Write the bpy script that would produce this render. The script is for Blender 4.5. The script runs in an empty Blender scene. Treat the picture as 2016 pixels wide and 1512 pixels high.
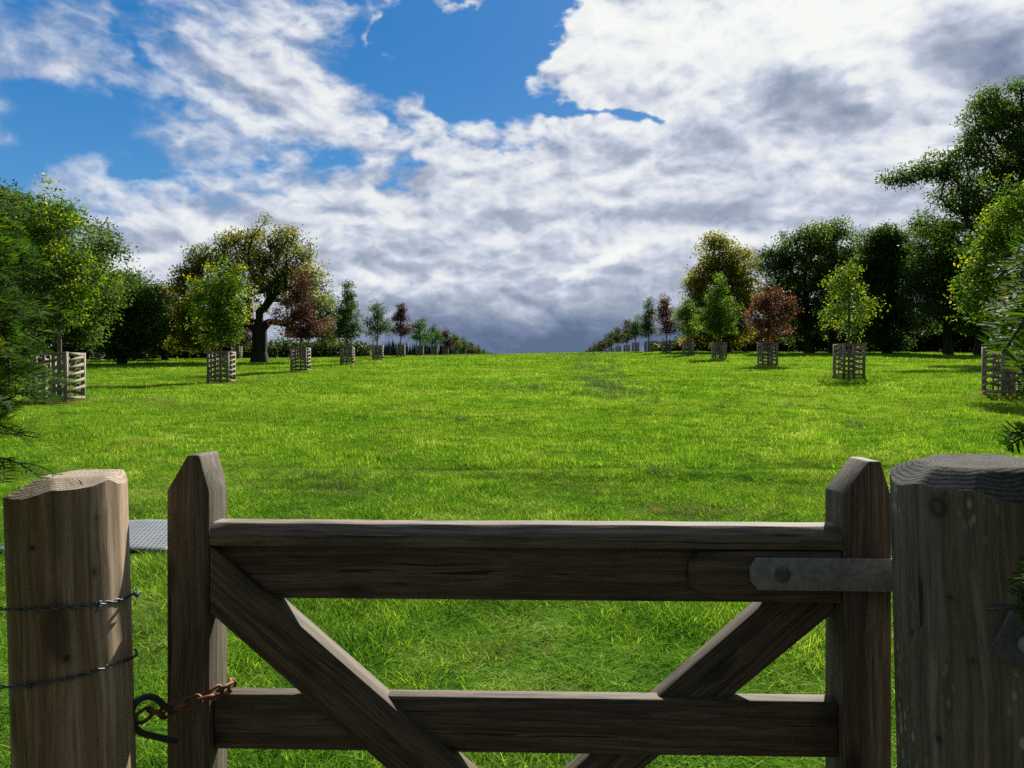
import bpy, math, random
import numpy as np
from mathutils import Vector, Matrix

F = 1467.0; EYE = 1.5
SUN_AZ = math.radians(25.0)      # to the right of straight ahead
SUN_EL = math.radians(39.0)
scene = bpy.context.scene
C = scene.collection

def P(px, py, Z):
    return np.array(((px-1008)/F*Z, Z, EYE-(py-756)/F*Z))

# ------------------------------------------------------------------ helpers
def mesh_from(name, V, faces, mats=None, smooth=False, attrs=None):
    """faces: list of int arrays (n,k)"""
    V = np.asarray(V, dtype=np.float32).reshape(-1, 3)
    me = bpy.data.meshes.new(name)
    me.vertices.add(len(V)); me.vertices.foreach_set('co', V.ravel())
    loops = []; starts = []; tot = 0
    for f in faces:
        f = np.asarray(f, dtype=np.int32)
        if f.size == 0: continue
        k = f.shape[1]
        starts.append(tot + np.arange(len(f), dtype=np.int32)*k)
        loops.append(f.ravel()); tot += f.size
    if loops:
        lo = np.concatenate(loops); st = np.concatenate(starts)
        me.loops.add(len(lo)); me.loops.foreach_set('vertex_index', lo)
        me.polygons.add(len(st)); me.polygons.foreach_set('loop_start', st)
        if smooth: me.polygons.foreach_set('use_smooth', np.ones(len(st), dtype=bool))
    for n, (typ, arr) in (attrs or {}).items():
        a = me.attributes.new(n, typ, 'POINT')
        key = 'vector' if typ == 'FLOAT_VECTOR' else 'value'
        a.data.foreach_set(key, np.asarray(arr, dtype=np.float32 if typ != 'INT' else np.int32).ravel())
    me.update(calc_edges=True); me.validate()
    for m in (mats or []): me.materials.append(m)
    return me

def link(name, me, parent=None, loc=None):
    o = bpy.data.objects.new(name, me); C.objects.link(o)
    if parent is not None: o.parent = parent
    if loc is not None: o.location = tuple(float(v) for v in loc)
    return o

def tag(o, label=None, cat=None, group=None, kind=None):
    if label: o['label'] = label
    if cat: o['category'] = cat
    if group: o['group'] = group
    if kind: o['kind'] = kind
    return o

def empty(name, loc=(0,0,0), rz=0.0, label=None, cat=None, group=None):
    o = link(name, None, None, loc); o.rotation_euler = (0, 0, rz); o.empty_display_size = .2
    return tag(o, label, cat, group)

class MB:
    """collects pieces, each with grain coordinates (long axis first)"""
    def __init__(s): s.V=[]; s.Fq={}; s.G=[]; s.n=0
    def add(s, V, faces, G=None):
        V = np.asarray(V, float)
        if G is None: G = V
        s.V.append(V); s.G.append(np.asarray(G, float))
        for f in faces: s.Fq.setdefault(len(f), []).append([i+s.n for i in f])
        s.n += len(V)
    def build(s, name, mat, parent=None, smooth=False, bevel=0.0, loc=None):
        me = mesh_from(name, np.vstack(s.V), [np.array(v) for v in s.Fq.values()], [mat], smooth,
                       {'grain': ('FLOAT_VECTOR', np.vstack(s.G))})
        o = link(name, me, parent, loc)
        if bevel:
            b = o.modifiers.new('bevel', 'BEVEL'); b.width = bevel; b.segments = 2; b.limit_method = 'ANGLE'; b.angle_limit = .6
        return o

_rg = np.random.default_rng(5)
def prism(mb, poly, v0, v1, axis, cols=1):
    """poly in (u,w) plane of the gate, extruded in depth v0..v1. axis = grain dir in (u,w)"""
    n = len(poly); a = np.array(axis, float); a /= np.linalg.norm(a); b = np.array((-a[1], a[0]))
    V=[]; G=[]; off=_rg.random(3)*20
    for v in (v0, v1):
        for (u, w) in poly:
            V.append((u, v, w)); q=np.array((u, w)); G.append((q@a+off[0], q@b+off[1], v+off[2]))
    f=[tuple(range(n)), tuple(range(2*n-1, n-1, -1))]
    for i in range(n):
        j=(i+1)%n; f.append((i, i+n, j+n, j))
    f=[tuple(reversed(t)) for t in f] if _area(poly) < 0 else f
    mb.add(V, f, G)
def _area(p):
    return sum(p[i][0]*p[(i+1)%len(p)][1]-p[(i+1)%len(p)][0]*p[i][1] for i in range(len(p)))/2

def beam(mb, p0, p1, w, t, up=(0,0,1)):
    """board from p0 to p1, width w (across, in 'side' dir x up) and thickness t"""
    p0=np.array(p0,float); p1=np.array(p1,float); d=p1-p0; L=np.linalg.norm(d); d/=L
    up=np.array(up,float); s=np.cross(d, up); s/=np.linalg.norm(s); u=np.cross(s, d)
    V=[]; G=[]; off=_rg.random(3)*20
    for (k, q) in ((0, p0), (L, p1)):
        for (a, b) in ((-1,-1),(1,-1),(1,1),(-1,1)):
            V.append(q+s*a*t/2+u*b*w/2); G.append((k+off[0], b*w/2+off[1], a*t/2+off[2]))
    mb.add(V, [(0,3,2,1),(4,5,6,7),(0,1,5,4),(1,2,6,5),(2,3,7,6),(3,0,4,7)], G)

def tube(path, r, sides=8, closed=False, caps=True):
    """path (n,3), radius scalar or (n,) -> V, quads"""
    p=np.asarray(path,float); n=len(p); r=np.broadcast_to(np.asarray(r,float),(n,))
    if closed: t=np.roll(p,-1,0)-np.roll(p,1,0)
    else: t=np.gradient(p,axis=0)
    t/=np.linalg.norm(t,axis=1)[:,None]+1e-12
    ref=np.array((0.,0.,1.)) if abs(t[0][2])<.9 else np.array((1.,0.,0.))
    nrm=np.cross(t[0],ref); nrm/=np.linalg.norm(nrm); V=[]
    for i in range(n):
        nrm=nrm-t[i]*(nrm@t[i]); nrm/=np.linalg.norm(nrm); b=np.cross(t[i],nrm)
        a=np.arange(sides)*2*math.pi/sides
        V.append(p[i]+r[i]*(np.cos(a)[:,None]*nrm+np.sin(a)[:,None]*b))
    V=np.vstack(V); f=[]
    m=n if closed else n-1
    for i in range(m):
        j=(i+1)%n
        for k in range(sides):
            l=(k+1)%sides; f.append((i*sides+k, i*sides+l, j*sides+l, j*sides+k))
    if caps and not closed:
        f.append(tuple(range(sides-1,-1,-1))); f.append(tuple((n-1)*sides+k for k in range(sides)))
    return V, f

# ------------------------------------------------------------------ node helper
class NT:
    def __init__(s, tree): s.t=tree
    def node(s, typ, **kw):
        n=s.t.nodes.new(typ)
        for k,v in kw.items(): setattr(n,k,v)
        return n
    def put(s, sock, v):
        if v is None: return
        if isinstance(v, bpy.types.NodeSocket): s.t.links.new(v, sock)
        else:
            if hasattr(sock.default_value, '__len__'):
                v = tuple(v) if hasattr(v, '__len__') else (v,)*len(sock.default_value)
                if len(v)==3 and len(sock.default_value)==4: v=v+(1,)
            sock.default_value=v
    def m(s, op, a, b=None, c=None, clamp=False):
        n=s.node('ShaderNodeMath', operation=op, use_clamp=clamp)
        for i,v in enumerate((a,b,c)):
            if v is not None: s.put(n.inputs[i], v)
        return n.outputs[0]
    def vm(s, op, a, b=None, scale=None):
        n=s.node('ShaderNodeVectorMath', operation=op)
        s.put(n.inputs[0], a)
        if b is not None: s.put(n.inputs[1], b)
        if scale is not None: s.put(n.inputs['Scale'], scale)
        return n.outputs['Value'] if op in ('DOT_PRODUCT','LENGTH') else n.outputs[0]
    def mix(s, f, a, b, blend='MIX'):
        n=s.node('ShaderNodeMix', data_type='RGBA', blend_type=blend)
        s.put(n.inputs[0], f); s.put(n.inputs[6], a); s.put(n.inputs[7], b)
        return n.outputs[2]
    def noise(s, vec, scale, detail=4, rough=.5, dist=0.0, out='Fac'):
        n=s.node('ShaderNodeTexNoise'); s.put(n.inputs['Vector'], vec)
        n.inputs['Scale'].default_value=scale; n.inputs['Detail'].default_value=detail
        n.inputs['Roughness'].default_value=rough; n.inputs['Distortion'].default_value=dist
        return n.outputs[out]
    def rng(s, v, a, b, c=0.0, d=1.0, smooth=True):
        n=s.node('ShaderNodeMapRange', interpolation_type='SMOOTHSTEP' if smooth else 'LINEAR')
        for i,x in enumerate((v,a,b,c,d)): s.put(n.inputs[i], x)
        return n.outputs[0]
    def ramp(s, v, stops):
        n=s.node('ShaderNodeValToRGB'); s.put(n.inputs[0], v); e=n.color_ramp.elements
        while len(e)<len(stops): e.new(.5)
        for k,(p,c) in enumerate(stops): e[k].position=p; e[k].color=tuple(c)+(1,)
        return n.outputs[0]
    def attr(s, name, out='Fac'):
        return s.node('ShaderNodeAttribute', attribute_name=name).outputs[out]
    def scale3(s, v, x, y, z):
        return s.vm('MULTIPLY', v, (x,y,z))
    def sep(s, v):
        n=s.node('ShaderNodeSeparateXYZ'); s.put(n.inputs[0], v); return n.outputs

def new_mat(name):
    m=bpy.data.materials.new(name); m.use_nodes=True; t=m.node_tree; t.nodes.clear()
    n=NT(t); out=n.node('ShaderNodeOutputMaterial'); return m,n,out
def principled(n, col, rough=.6, spec=.3, metal=0.0, bump=None, bstr=.3, bdist=.01):
    p=n.node('ShaderNodeBsdfPrincipled'); n.put(p.inputs['Base Color'], col); n.put(p.inputs['Roughness'], rough)
    n.put(p.inputs['Specular IOR Level'], spec); n.put(p.inputs['Metallic'], metal)
    if bump is not None:
        b=n.node('ShaderNodeBump'); n.put(b.inputs['Height'], bump); b.inputs['Strength'].default_value=bstr
        b.inputs['Distance'].default_value=bdist; n.t.links.new(b.outputs[0], p.inputs['Normal'])
    return p

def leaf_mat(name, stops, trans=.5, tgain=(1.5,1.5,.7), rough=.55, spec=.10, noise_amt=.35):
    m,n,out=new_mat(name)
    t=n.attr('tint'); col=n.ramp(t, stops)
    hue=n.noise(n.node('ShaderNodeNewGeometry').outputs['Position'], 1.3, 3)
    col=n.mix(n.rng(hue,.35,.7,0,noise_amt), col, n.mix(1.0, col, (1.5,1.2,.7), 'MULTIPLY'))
    p=principled(n, col, rough, spec)
    tr=n.node('ShaderNodeBsdfTranslucent'); n.put(tr.inputs[0], n.mix(1.0, col, tgain, 'MULTIPLY'))
    mx=n.node('ShaderNodeMixShader'); mx.inputs[0].default_value=trans
    n.t.links.new(p.outputs[0], mx.inputs[1]); n.t.links.new(tr.outputs[0], mx.inputs[2])
    n.t.links.new(mx.outputs[0], out.inputs[0]); return m

def wood_mat(name, dark, light, algae=0.15, rough=.75, gs=1.0, stain=.5, bstr=.5, spots=0.0, cracks=.8, knots=()):
    m,n,out=new_mat(name)
    g=n.attr('grain','Vector')
    warp=n.noise(n.scale3(g,2.2,9,9),1.0,2,.5,0,'Color')
    gw=n.vm('ADD', g, n.vm('SCALE', n.vm('SUBTRACT', warp, (.5,.5,.5)), scale=.035))
    fine=n.noise(n.scale3(gw,9*gs,260*gs,260*gs),1.0,6,.75)
    rings=n.noise(n.scale3(gw,1.4*gs,70*gs,70*gs),1.0,3,.6,1.2)
    broad=n.noise(n.scale3(g,5,13,13),1.0,7,.68)
    crk=n.noise(n.scale3(gw,2.0*gs,150*gs,150*gs),1.0,2,.5,.4)
    crack=n.rng(crk,.665,.69,0,1)
    knot=n.node('ShaderNodeTexVoronoi'); n.put(knot.inputs['Vector'], n.scale3(gw,4.3,12,12)); knot.inputs['Scale'].default_value=1.0
    kd=n.rng(knot.outputs['Distance'],.12,.30,1,0)
    k=n.mix(n.rng(rings,.3,.7), dark, light)
    k=n.mix(n.rng(fine,.42,.64,0,.65), k, tuple(x*.45 for x in dark))
    k=n.mix(n.rng(broad,.48,.72,0,stain), k, tuple(x*.5 for x in dark))
    k=n.mix(n.rng(n.noise(n.scale3(g,2,7,7),1.3,5,.6),.52,.72,0,algae), k, (.06,.062,.025))
    k=n.mix(n.m('MULTIPLY',kd,.8), k, tuple(x*.22 for x in dark))
    k=n.mix(n.m('MULTIPLY',crack,cracks), k, (.008,.007,.005))
    if spots:
        sv=n.node('ShaderNodeTexVoronoi'); n.put(sv.inputs['Vector'], n.scale3(g,34,85,85)); sv.inputs['Scale'].default_value=1.0
        pat=n.rng(n.noise(n.scale3(g,3,8,8),1.0,3),.44,.58)
        sm=n.m('MULTIPLY', n.rng(sv.outputs['Distance'],.20,.38,1,0), pat)
        k=n.mix(n.m('MULTIPLY',sm,spots), k, (.46,.48,.38))
    for (gx_,gy_,gz_,kr) in knots:
        dv=n.scale3(n.vm('SUBTRACT',g,(gx_,gy_,gz_)),.85,1,1); dist=n.vm('LENGTH',n.vm('ADD',dv,n.vm('SCALE',n.vm('SUBTRACT',warp,(.5,.5,.5)),scale=kr*1.6)))
        k=n.mix(n.rng(dist,kr*.6,kr*2.6,.55,0), k, tuple(x*.5 for x in dark))
        k=n.mix(n.rng(dist,kr*.45,kr*1.15,.85,0), k, (.02,.014,.009)) if kr<.008 else n.mix(n.rng(n.m('ABSOLUTE',n.m('SUBTRACT',dist,kr)),kr*.05,kr*.55,.5,0), k, (.008,.006,.004))
    h=n.m('SUBTRACT', n.m('MULTIPLY_ADD', fine, .5, n.m('MULTIPLY', rings, .5)), n.m('MULTIPLY', crack, 1.2))
    p=principled(n, k, rough, .25, 0, h, bstr, .0025)
    n.t.links.new(p.outputs[0], out.inputs[0]); return m

def post_pt(cx,cy,R,px,py):
    """point on the near side of a vertical cylinder seen in direction (px,py)"""
    d=np.array(((px-1008)/F,1.0)); d/=np.linalg.norm(d); c=np.array((cx,cy)); b=d@c; h=c@c-R*R; disc=max(b*b-h,0); s=b-math.sqrt(disc)
    x,y=d*s; return np.array((x,y,EYE-(py-756)/F*y))
def post_knots(cx,cy,R,seed,lst):
    r=[]
    for (px,py,kr) in lst:
        q=post_pt(cx,cy,R,px,py); r.append((q[2]+seed,(q[0]-cx)*.9,(q[1]-cy)*.9,kr))
    return r
KR=post_knots(.777,1.228,.137,8,[(1842,990,.0105),(1864,1172,.0042),(1790,1240,.003),(1905,1300,.004),(1835,1450,.005)])
KL=post_knots(-.754,1.262,.0905,3,[(188,1022,.0035),(182,1128,.0045),(120,1300,.006),(60,1080,.004)])
M={}
M['gatewood']=wood_mat('gate_wood', (.072,.056,.040), (.18,.145,.105), .35, stain=.6)
M['capwood']=wood_mat('cap_wood', (.10,.080,.060), (.24,.195,.145), .2, stain=.6)
M['postwood']=wood_mat('post_wood', (.22,.14,.075), (.42,.33,.22), .3, gs=.45, stain=.6, knots=KL)
M['postwood2']=wood_mat('old_post_wood', (.12,.10,.075), (.24,.21,.165), .4, gs=.5, knots=KR, spots=.8, stain=.5)
M['guardwood']=wood_mat('guard_wood', (.18,.145,.10), (.38,.325,.245), .15, gs=.4, stain=.3, cracks=.3)

def endgrain_mat(name, dark, light):
    m,n,out=new_mat(name); g=n.attr('grain','Vector')
    warp=n.vm('SCALE', n.vm('SUBTRACT', n.noise(g,14,3,.5,0,'Color'), (.5,.5,.5)), scale=.02)
    w=n.vm('ADD', g, warp)
    r=n.vm('LENGTH', n.scale3(w,1,1,0))
    rings=n.m('SINE', n.m('MULTIPLY', r, 900.0))
    s=n.sep(w); ang=n.m('ARCTAN2', s[1], s[0])
    cv=n.node('ShaderNodeCombineXYZ'); n.put(cv.inputs[0], n.m('MULTIPLY', ang, 5.0)); n.put(cv.inputs[1], n.m('MULTIPLY', r, 4.0))
    rad=n.rng(n.noise(cv.outputs[0],1.6,2,.5),.66,.71)
    fine=n.noise(n.scale3(g,1,1,.3),260,4,.7); big=n.noise(g,26,4,.6)
    k=n.mix(n.rng(n.m('MULTIPLY_ADD', rings,n.m('MULTIPLY',big,.22), fine),.3,.8), dark, light)
    k=n.mix(n.rng(big,.45,.7,0,.5), k, tuple(x*.55 for x in dark))
    k=n.mix(n.m('MULTIPLY', rad,.85), k, (.012,.01,.008))
    h=n.m('SUBTRACT', n.m('MULTIPLY_ADD', rings, .14, fine), rad)
    p=principled(n, k, .95, .03, 0, h, .9, .002); n.t.links.new(p.outputs[0], out.inputs[0]); return m
M['endgrain']=endgrain_mat('post_end_grain', (.25,.20,.15), (.40,.34,.27))
M['endgrain2']=endgrain_mat('old_post_end_grain', (.055,.052,.047), (.15,.145,.135))

def simple_mat(name, c1, c2, scale, rough=.5, metal=0.0, spec=.4, bstr=.3, bd=.002):
    m,n,out=new_mat(name); co=n.node('ShaderNodeTexCoord').outputs['Object']
    a=n.noise(co, scale, 6, .6); b=n.noise(co, scale*.25, 3, .5)
    k=n.mix(n.rng(n.m('MULTIPLY_ADD', a,.6, n.m('MULTIPLY',b,.4)),.35,.65), c1, c2)
    p=principled(n,k,n.rng(b,.3,.7,rough-.1,rough+.15),spec,metal,a,bstr,bd); n.t.links.new(p.outputs[0], out.inputs[0]); return m
M['galv']=simple_mat('galvanised_steel', (.17,.175,.19), (.27,.275,.30), 90, .55, .15)
M['galv2']=simple_mat('dull_steel', (.06,.063,.075), (.11,.115,.13), 70, .5, .2)
M['iron']=simple_mat('black_iron', (.015,.017,.02), (.035,.036,.04), 160, .45, .3)
M['rust']=simple_mat('rusty_iron', (.10,.038,.016), (.26,.11,.055), 240, .65, .35)
M['wire']=simple_mat('wire_steel', (.06,.065,.075), (.15,.16,.18), 300, .45, .7)
M['bark']=wood_mat('bark', (.024,.019,.014), (.055,.045,.033), .4, .9, gs=.12, bstr=.8)
M['palebark']=wood_mat('pale_bark', (.12,.10,.075), (.22,.19,.15), .3, .9, gs=.5)

M['l_dark']=leaf_mat('dark_leaf', [(0,(.018,.038,.009)),(.6,(.052,.100,.017)),(1,(.14,.21,.026))], .5)
M['l_mid']=leaf_mat('green_leaf', [(0,(.020,.046,.010)),(.6,(.048,.098,.017)),(1,(.11,.18,.024))], .42)
M['l_lime']=leaf_mat('yellowing_lime_leaf', [(0,(.022,.055,.008)),(.60,(.055,.125,.010)),(.88,(.14,.21,.012)),(1,(.34,.31,.018))], .5)
M['l_copper']=leaf_mat('copper_leaf', [(0,(.020,.014,.012)),(.6,(.055,.031,.020)),(1,(.17,.080,.032))], .42, (1.5,1.1,.9))
M['l_chest']=leaf_mat('autumn_chestnut_leaf', [(0,(.030,.048,.010)),(.4,(.075,.11,.018)),(.75,(.19,.19,.026)),(1,(.34,.23,.035))], .52)
M['l_under']=leaf_mat('undergrowth_leaf', [(0,(.012,.024,.008)),(.6,(.03,.055,.012)),(1,(.09,.10,.02))], .4)
M['l_yew']=leaf_mat('yew_needle', [(0,(.014,.038,.006)),(.6,(.036,.090,.009)),(.9,(.10,.17,.012)),(1,(.20,.10,.03))], .45, (1.7,1.7,.5), .6, .04, .2)
M['l_conifer']=leaf_mat('far_conifer', [(0,(.010,.018,.018)),(1,(.022,.038,.034))], .1, (1,1,1), .9, 0.0)

# grass
m,n,out=new_mat('grass_blade')
t=n.attr('tint'); pos=n.node('ShaderNodeNewGeometry').outputs['Position']
oi=n.node('ShaderNodeObjectInfo').outputs['Random']
big=n.noise(pos,.22,4,.6); mid=n.noise(pos,1.7,3,.6)
v=n.m('ADD', n.m('MULTIPLY_ADD', t,.62, n.m('MULTIPLY',oi,.22)), n.m('MULTIPLY_ADD', mid,.75, n.m('MULTIPLY_ADD', big,.75,-.70)))
col=n.ramp(v, [(.05,(.012,.036,.006)),(.28,(.050,.148,.016)),(.54,(.130,.262,.028)),(.78,(.235,.365,.05)),(.92,(.40,.44,.15)),(1,(.62,.64,.42))])  # ramp ends paint white glints and dark shaded gaps into the blade colour
p=n.node('ShaderNodeBsdfDiffuse'); n.put(p.inputs[0],col)
dull=n.rng(n.noise(pos,.55,5,.65),.50,.68,0,.55); col=n.mix(dull,col,n.mix(t,(.060,.105,.022),(.21,.235,.085)))
n.put(p.inputs[0],col)
tr=n.node('ShaderNodeBsdfTranslucent'); n.put(tr.inputs[0], n.mix(1.0,col,(1.6,1.5,.55),'MULTIPLY'))
mx=n.node('ShaderNodeMixShader'); mx.inputs[0].default_value=.48
n.t.links.new(p.outputs[0],mx.inputs[1]); n.t.links.new(tr.outputs[0],mx.inputs[2]); n.t.links.new(mx.outputs[0],out.inputs[0])
M['grass']=m
def straw(name, a, b):
    return leaf_mat(name, [(0,a),(1,b)], .35, (1.2,1.1,.8))
M['straw']=straw('dry_grass_blade', (.10,.085,.03), (.38,.29,.13))
M['weed']=straw('dark_weed_blade', (.028,.075,.012), (.085,.17,.022))

m,n,out=new_mat('turf')
pos=n.node('ShaderNodeNewGeometry').outputs['Position']
a=n.noise(pos,3.5,6,.7); b=n.noise(pos,.16,4,.6); c=n.noise(n.scale3(pos,1,.35,1),14,5,.75)
k=n.ramp(n.m('MULTIPLY_ADD',a,.45,n.m('MULTIPLY_ADD',b,.4,n.m('MULTIPLY_ADD',c,.5,-.2))), [(.2,(.016,.040,.004)),(.5,(.05,.105,.006)),(.8,(.11,.18,.01))])
k=n.mix(n.rng(n.noise(pos,9,5,.7),.62,.8,0,.5), k, (.05,.04,.02))
p=n.node('ShaderNodeBsdfDiffuse'); n.put(p.inputs[0],k); n.t.links.new(p.outputs[0],out.inputs[0]); M['turf']=m

# ------------------------------------------------------------------ ground
PZ=[(-3000,-20),(-60,-.6),(0,0),(12,0.02),(20,.48),(27,.95),(42,1.75),(56,2.6),(73,3.55),(91,4.65),(110,5.75),(126,6.5),(150,7.45),(200,8.7),(290,10),(420,11),(700,8),(3500,-20)]
pz=np.array(PZ,float)
def ground(x, y):
    x=np.asarray(x,float); y=np.asarray(y,float)
    r=0
    for d in (-4,-2,0,2,4): r=r+np.interp(y+d*np.clip(np.abs(y)/25,.3,6), pz[:,0], pz[:,1])
    r=r/5
    t=np.interp(y,[10,27,42,73,130,400],[.0,.008,.012,.017,.021,.021])
    r=r+t*np.tanh(x/24)*24
    amp=np.clip((y-2)/15,0.12,1)*np.clip(1-(y-150)/80,0,1)
    r=r+amp*(.045*np.sin(x*.31+1.1+.5*np.sin(y*.11))*np.sin(y*.23+.7)+.025*np.sin(x*.83+2+.4*y)*np.sin(y*.57+x*.2))
    # shallow rut across the field about 12 m out
    r=r-.11*np.exp(-((y-12.6-.012*(x-2)**2*.3)/.35)**2)*np.clip(1-np.abs(x-2)/7,0,1)
    r=r+.07*np.exp(-((y-11.6)/.5)**2)*np.clip(1-np.abs(x-2)/7,0,1)
    return r
def gz(x,y): return float(ground(x,y))
def base_at(px,Z):
    X=(px-1008)/F*Z; return np.array((X,Z,gz(X,Z)))

ys=np.concatenate([np.linspace(-40,1,24),np.linspace(1.3,30,150),np.linspace(30.5,160,180),np.geomspace(163,3200,50)])
us=np.concatenate([-np.geomspace(3000,60,24),np.linspace(-58,58,140),np.geomspace(60,3000,24)])
YY,UU=np.meshgrid(ys,us,indexing='ij')
ZZ=ground(UU,YY)
V=np.stack([UU,YY,ZZ],-1).reshape(-1,3); nu=len(us)
i,j=np.meshgrid(np.arange(len(ys)-1),np.arange(nu-1),indexing='ij'); q=(i*nu+j).ravel()
Fq=np.stack([q,q+1,q+nu+1,q+nu],1)
o=link('field', mesh_from('field',V,[Fq],[M['turf']],True)); tag(o,'sunlit green pasture rising to a low crest','field',kind='structure')

# unseen earth path, added on the viewer's side to make bounce light neutral
m,n,out=new_mat('earth'); pos=n.node('ShaderNodeNewGeometry').outputs['Position']
k=n.mix(n.noise(pos,7,6,.7),(.075,.058,.042),(.17,.14,.11)); p=principled(n,k,.9,.1,0,n.noise(pos,30,5,.7),.6,.02); n.t.links.new(p.outputs[0],out.inputs[0])
px_=np.linspace(-2.6,2.6,30); py_=np.linspace(-9,1.12,60); GY,GX=np.meshgrid(py_,px_,indexing='ij'); GXw=GX*(1+.04*np.sin(GY*1.7))
V=np.stack([GXw,GY,ground(GXw,GY)+.012],-1).reshape(-1,3); i,j=np.meshgrid(np.arange(59),np.arange(29),indexing='ij'); q=(i*30+j).ravel()
o=link('path',mesh_from('path',V,[np.stack([q,q+1,q+31,q+30],1)],[m],True)); tag(o,'unseen earth path added before the gate to cut green bounce light','path',kind='structure')

# ------------------------------------------------------------------ grass tufts (one object of stuff)
def tuft(name, rng, nb, rad, h, w, mat, lean=.55, droop=.5):
    a=rng.random(nb)*2*np.pi; r=rad*np.sqrt(rng.random(nb))
    bx=r*np.cos(a); by=r*np.sin(a)
    la=rng.random(nb)*2*np.pi; le=np.abs(rng.normal(0,lean,nb))+.15; H=h*(.45+.75*rng.random(nb))
    d=np.stack([np.cos(la),np.sin(la)],1)
    sd=np.stack([-d[:,1],d[:,0]],1)
    tw=rng.random(nb)*2*np.pi; sdx=np.stack([np.cos(tw),np.sin(tw)],1)*.6+sd*.6
    def pt(t):
        out=le*H*(t+droop*t*t); up=H*(t-.35*droop*le*t*t)
        return np.stack([bx+d[:,0]*out, by+d[:,1]*out, up-.012],1)
    W=w*(.6+.7*rng.random(nb))[:,None]
    s3=np.concatenate([sdx,np.zeros((nb,1))],1)
    p0=pt(0.);p1=pt(.4);p2=pt(.75);p3=pt(1.05)
    Vt=np.stack([p0-s3*W/2,p0+s3*W/2,p1-s3*W/2,p1+s3*W/2,p2-s3*W*.35,p2+s3*W*.35,p3],1).reshape(-1,3)
    b=np.arange(nb)*7
    q=np.concatenate([np.stack([b,b+1,b+3,b+2],1),np.stack([b+2,b+3,b+5,b+4],1)]); tr=np.stack([b+4,b+5,b+6],1)
    tint=np.repeat(rng.random(nb),7)
    me=mesh_from(name,Vt,[q,tr],[mat],False,{'tint':('FLOAT',tint)})
    return bpy.data.objects.new(name,me)   # source mesh only, never linked to the scene

def scatter(name, sources, pts, idx, scl, rotz, label, cat):
    n=len(pts); nrm=np.zeros((n,3))
    e=.4
    nrm[:,0]=-(ground(pts[:,0]+e,pts[:,1])-ground(pts[:,0]-e,pts[:,1]))/(2*e)*-1
    nrm[:,1]=(ground(pts[:,0],pts[:,1]+e)-ground(pts[:,0],pts[:,1]-e))/(2*e)
    rot=np.zeros((n,3)); rot[:,2]=rotz
    me=mesh_from(name,pts,[],None,False,{'idx':('INT',idx),'scl':('FLOAT_VECTOR',np.asarray(scl)),'rotv':('FLOAT_VECTOR',rot)})
    o=link(name,me)
    ng=bpy.data.node_groups.new(name+'_nodes','GeometryNodeTree')
    ng.interface.new_socket('Geometry',in_out='INPUT',socket_type='NodeSocketGeometry')
    ng.interface.new_socket('Geometry',in_out='OUTPUT',socket_type='NodeSocketGeometry')
    N=ng.nodes; L=ng.links; gi=N.new('NodeGroupInput'); go=N.new('NodeGroupOutput'); jn=N.new('GeometryNodeJoinGeometry')
    def na(nm,t): 
        x=N.new('GeometryNodeInputNamedAttribute'); x.data_type=t; x.inputs['Name'].default_value=nm
        return [s for s in x.outputs if s.enabled][0]
    A=na('idx','INT'); S=na('scl','FLOAT_VECTOR'); R=na('rotv','FLOAT_VECTOR')
    for k,src in enumerate(sources):
        cmp=N.new('FunctionNodeCompare'); cmp.data_type='INT'; cmp.operation='EQUAL'
        ins=[s for s in cmp.inputs if s.enabled]; L.new(A,ins[0]); ins[1].default_value=k
        oi=N.new('GeometryNodeObjectInfo'); oi.inputs['Object'].default_value=src; oi.inputs['As Instance'].default_value=True
        ip=N.new('GeometryNodeInstanceOnPoints')
        L.new(gi.outputs[0],ip.inputs['Points']); L.new(cmp.outputs[0],ip.inputs['Selection'])
        L.new(oi.outputs['Geometry'],ip.inputs['Instance']); L.new(R,ip.inputs['Rotation']); L.new(S,ip.inputs['Scale'])
        L.new(ip.outputs[0],jn.inputs[0])
    L.new(jn.outputs[0],go.inputs[0])
    md=o.modifiers.new('scatter','NODES'); md.node_group=ng
    tag(o,label,cat,kind='stuff'); return o

rng=np.random.default_rng(11)
src=[]
for k in range(4): src.append(tuft('tuft_near',rng,40,.085,.058,.0036,M['grass'],1.0,.8))
for k in range(3): src.append(tuft('tuft_mid',rng,70,.20,.070,.0070,M['grass'],.6))
for k in range(3): src.append(tuft('tuft_far',rng,110,.50,.080,.014,M['grass'],.5))
for k in range(2): src.append(tuft('tuft_farthest',rng,130,1.1,.11,.032,M['grass'],.45))
for k in range(2): src.append(tuft('tuft_straw',rng,40,.16,.15,.004,M['straw'],.7))        # 12,13
for k in range(2): src.append(tuft('tuft_weed',rng,50,.22,.22,.010,M['weed'],.6))           # 14,15
def wedge(y0,y1,dens,side=.80,extra=1.2):
    area=side*(y1**2-y0**2)+2*extra*(y1-y0); n_=int(area*dens)
    y=np.sqrt(y0**2+(y1**2-y0**2)*rng.random(n_)); x=(rng.random(n_)*2-1)*(side*y+extra)
    return x,y
def vnoise(x,y,s,seed=0):
    r=np.random.default_rng(seed); a=0
    for k in range(7):
        th=r.random()*6.28; fr=s*(.6+1.1*r.random()); a=a+np.sin(fr*(x*np.cos(th)+y*np.sin(th))+r.random()*6.28)
    return a/2.6
X=[];Y=[];I=[];S=[]
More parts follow.
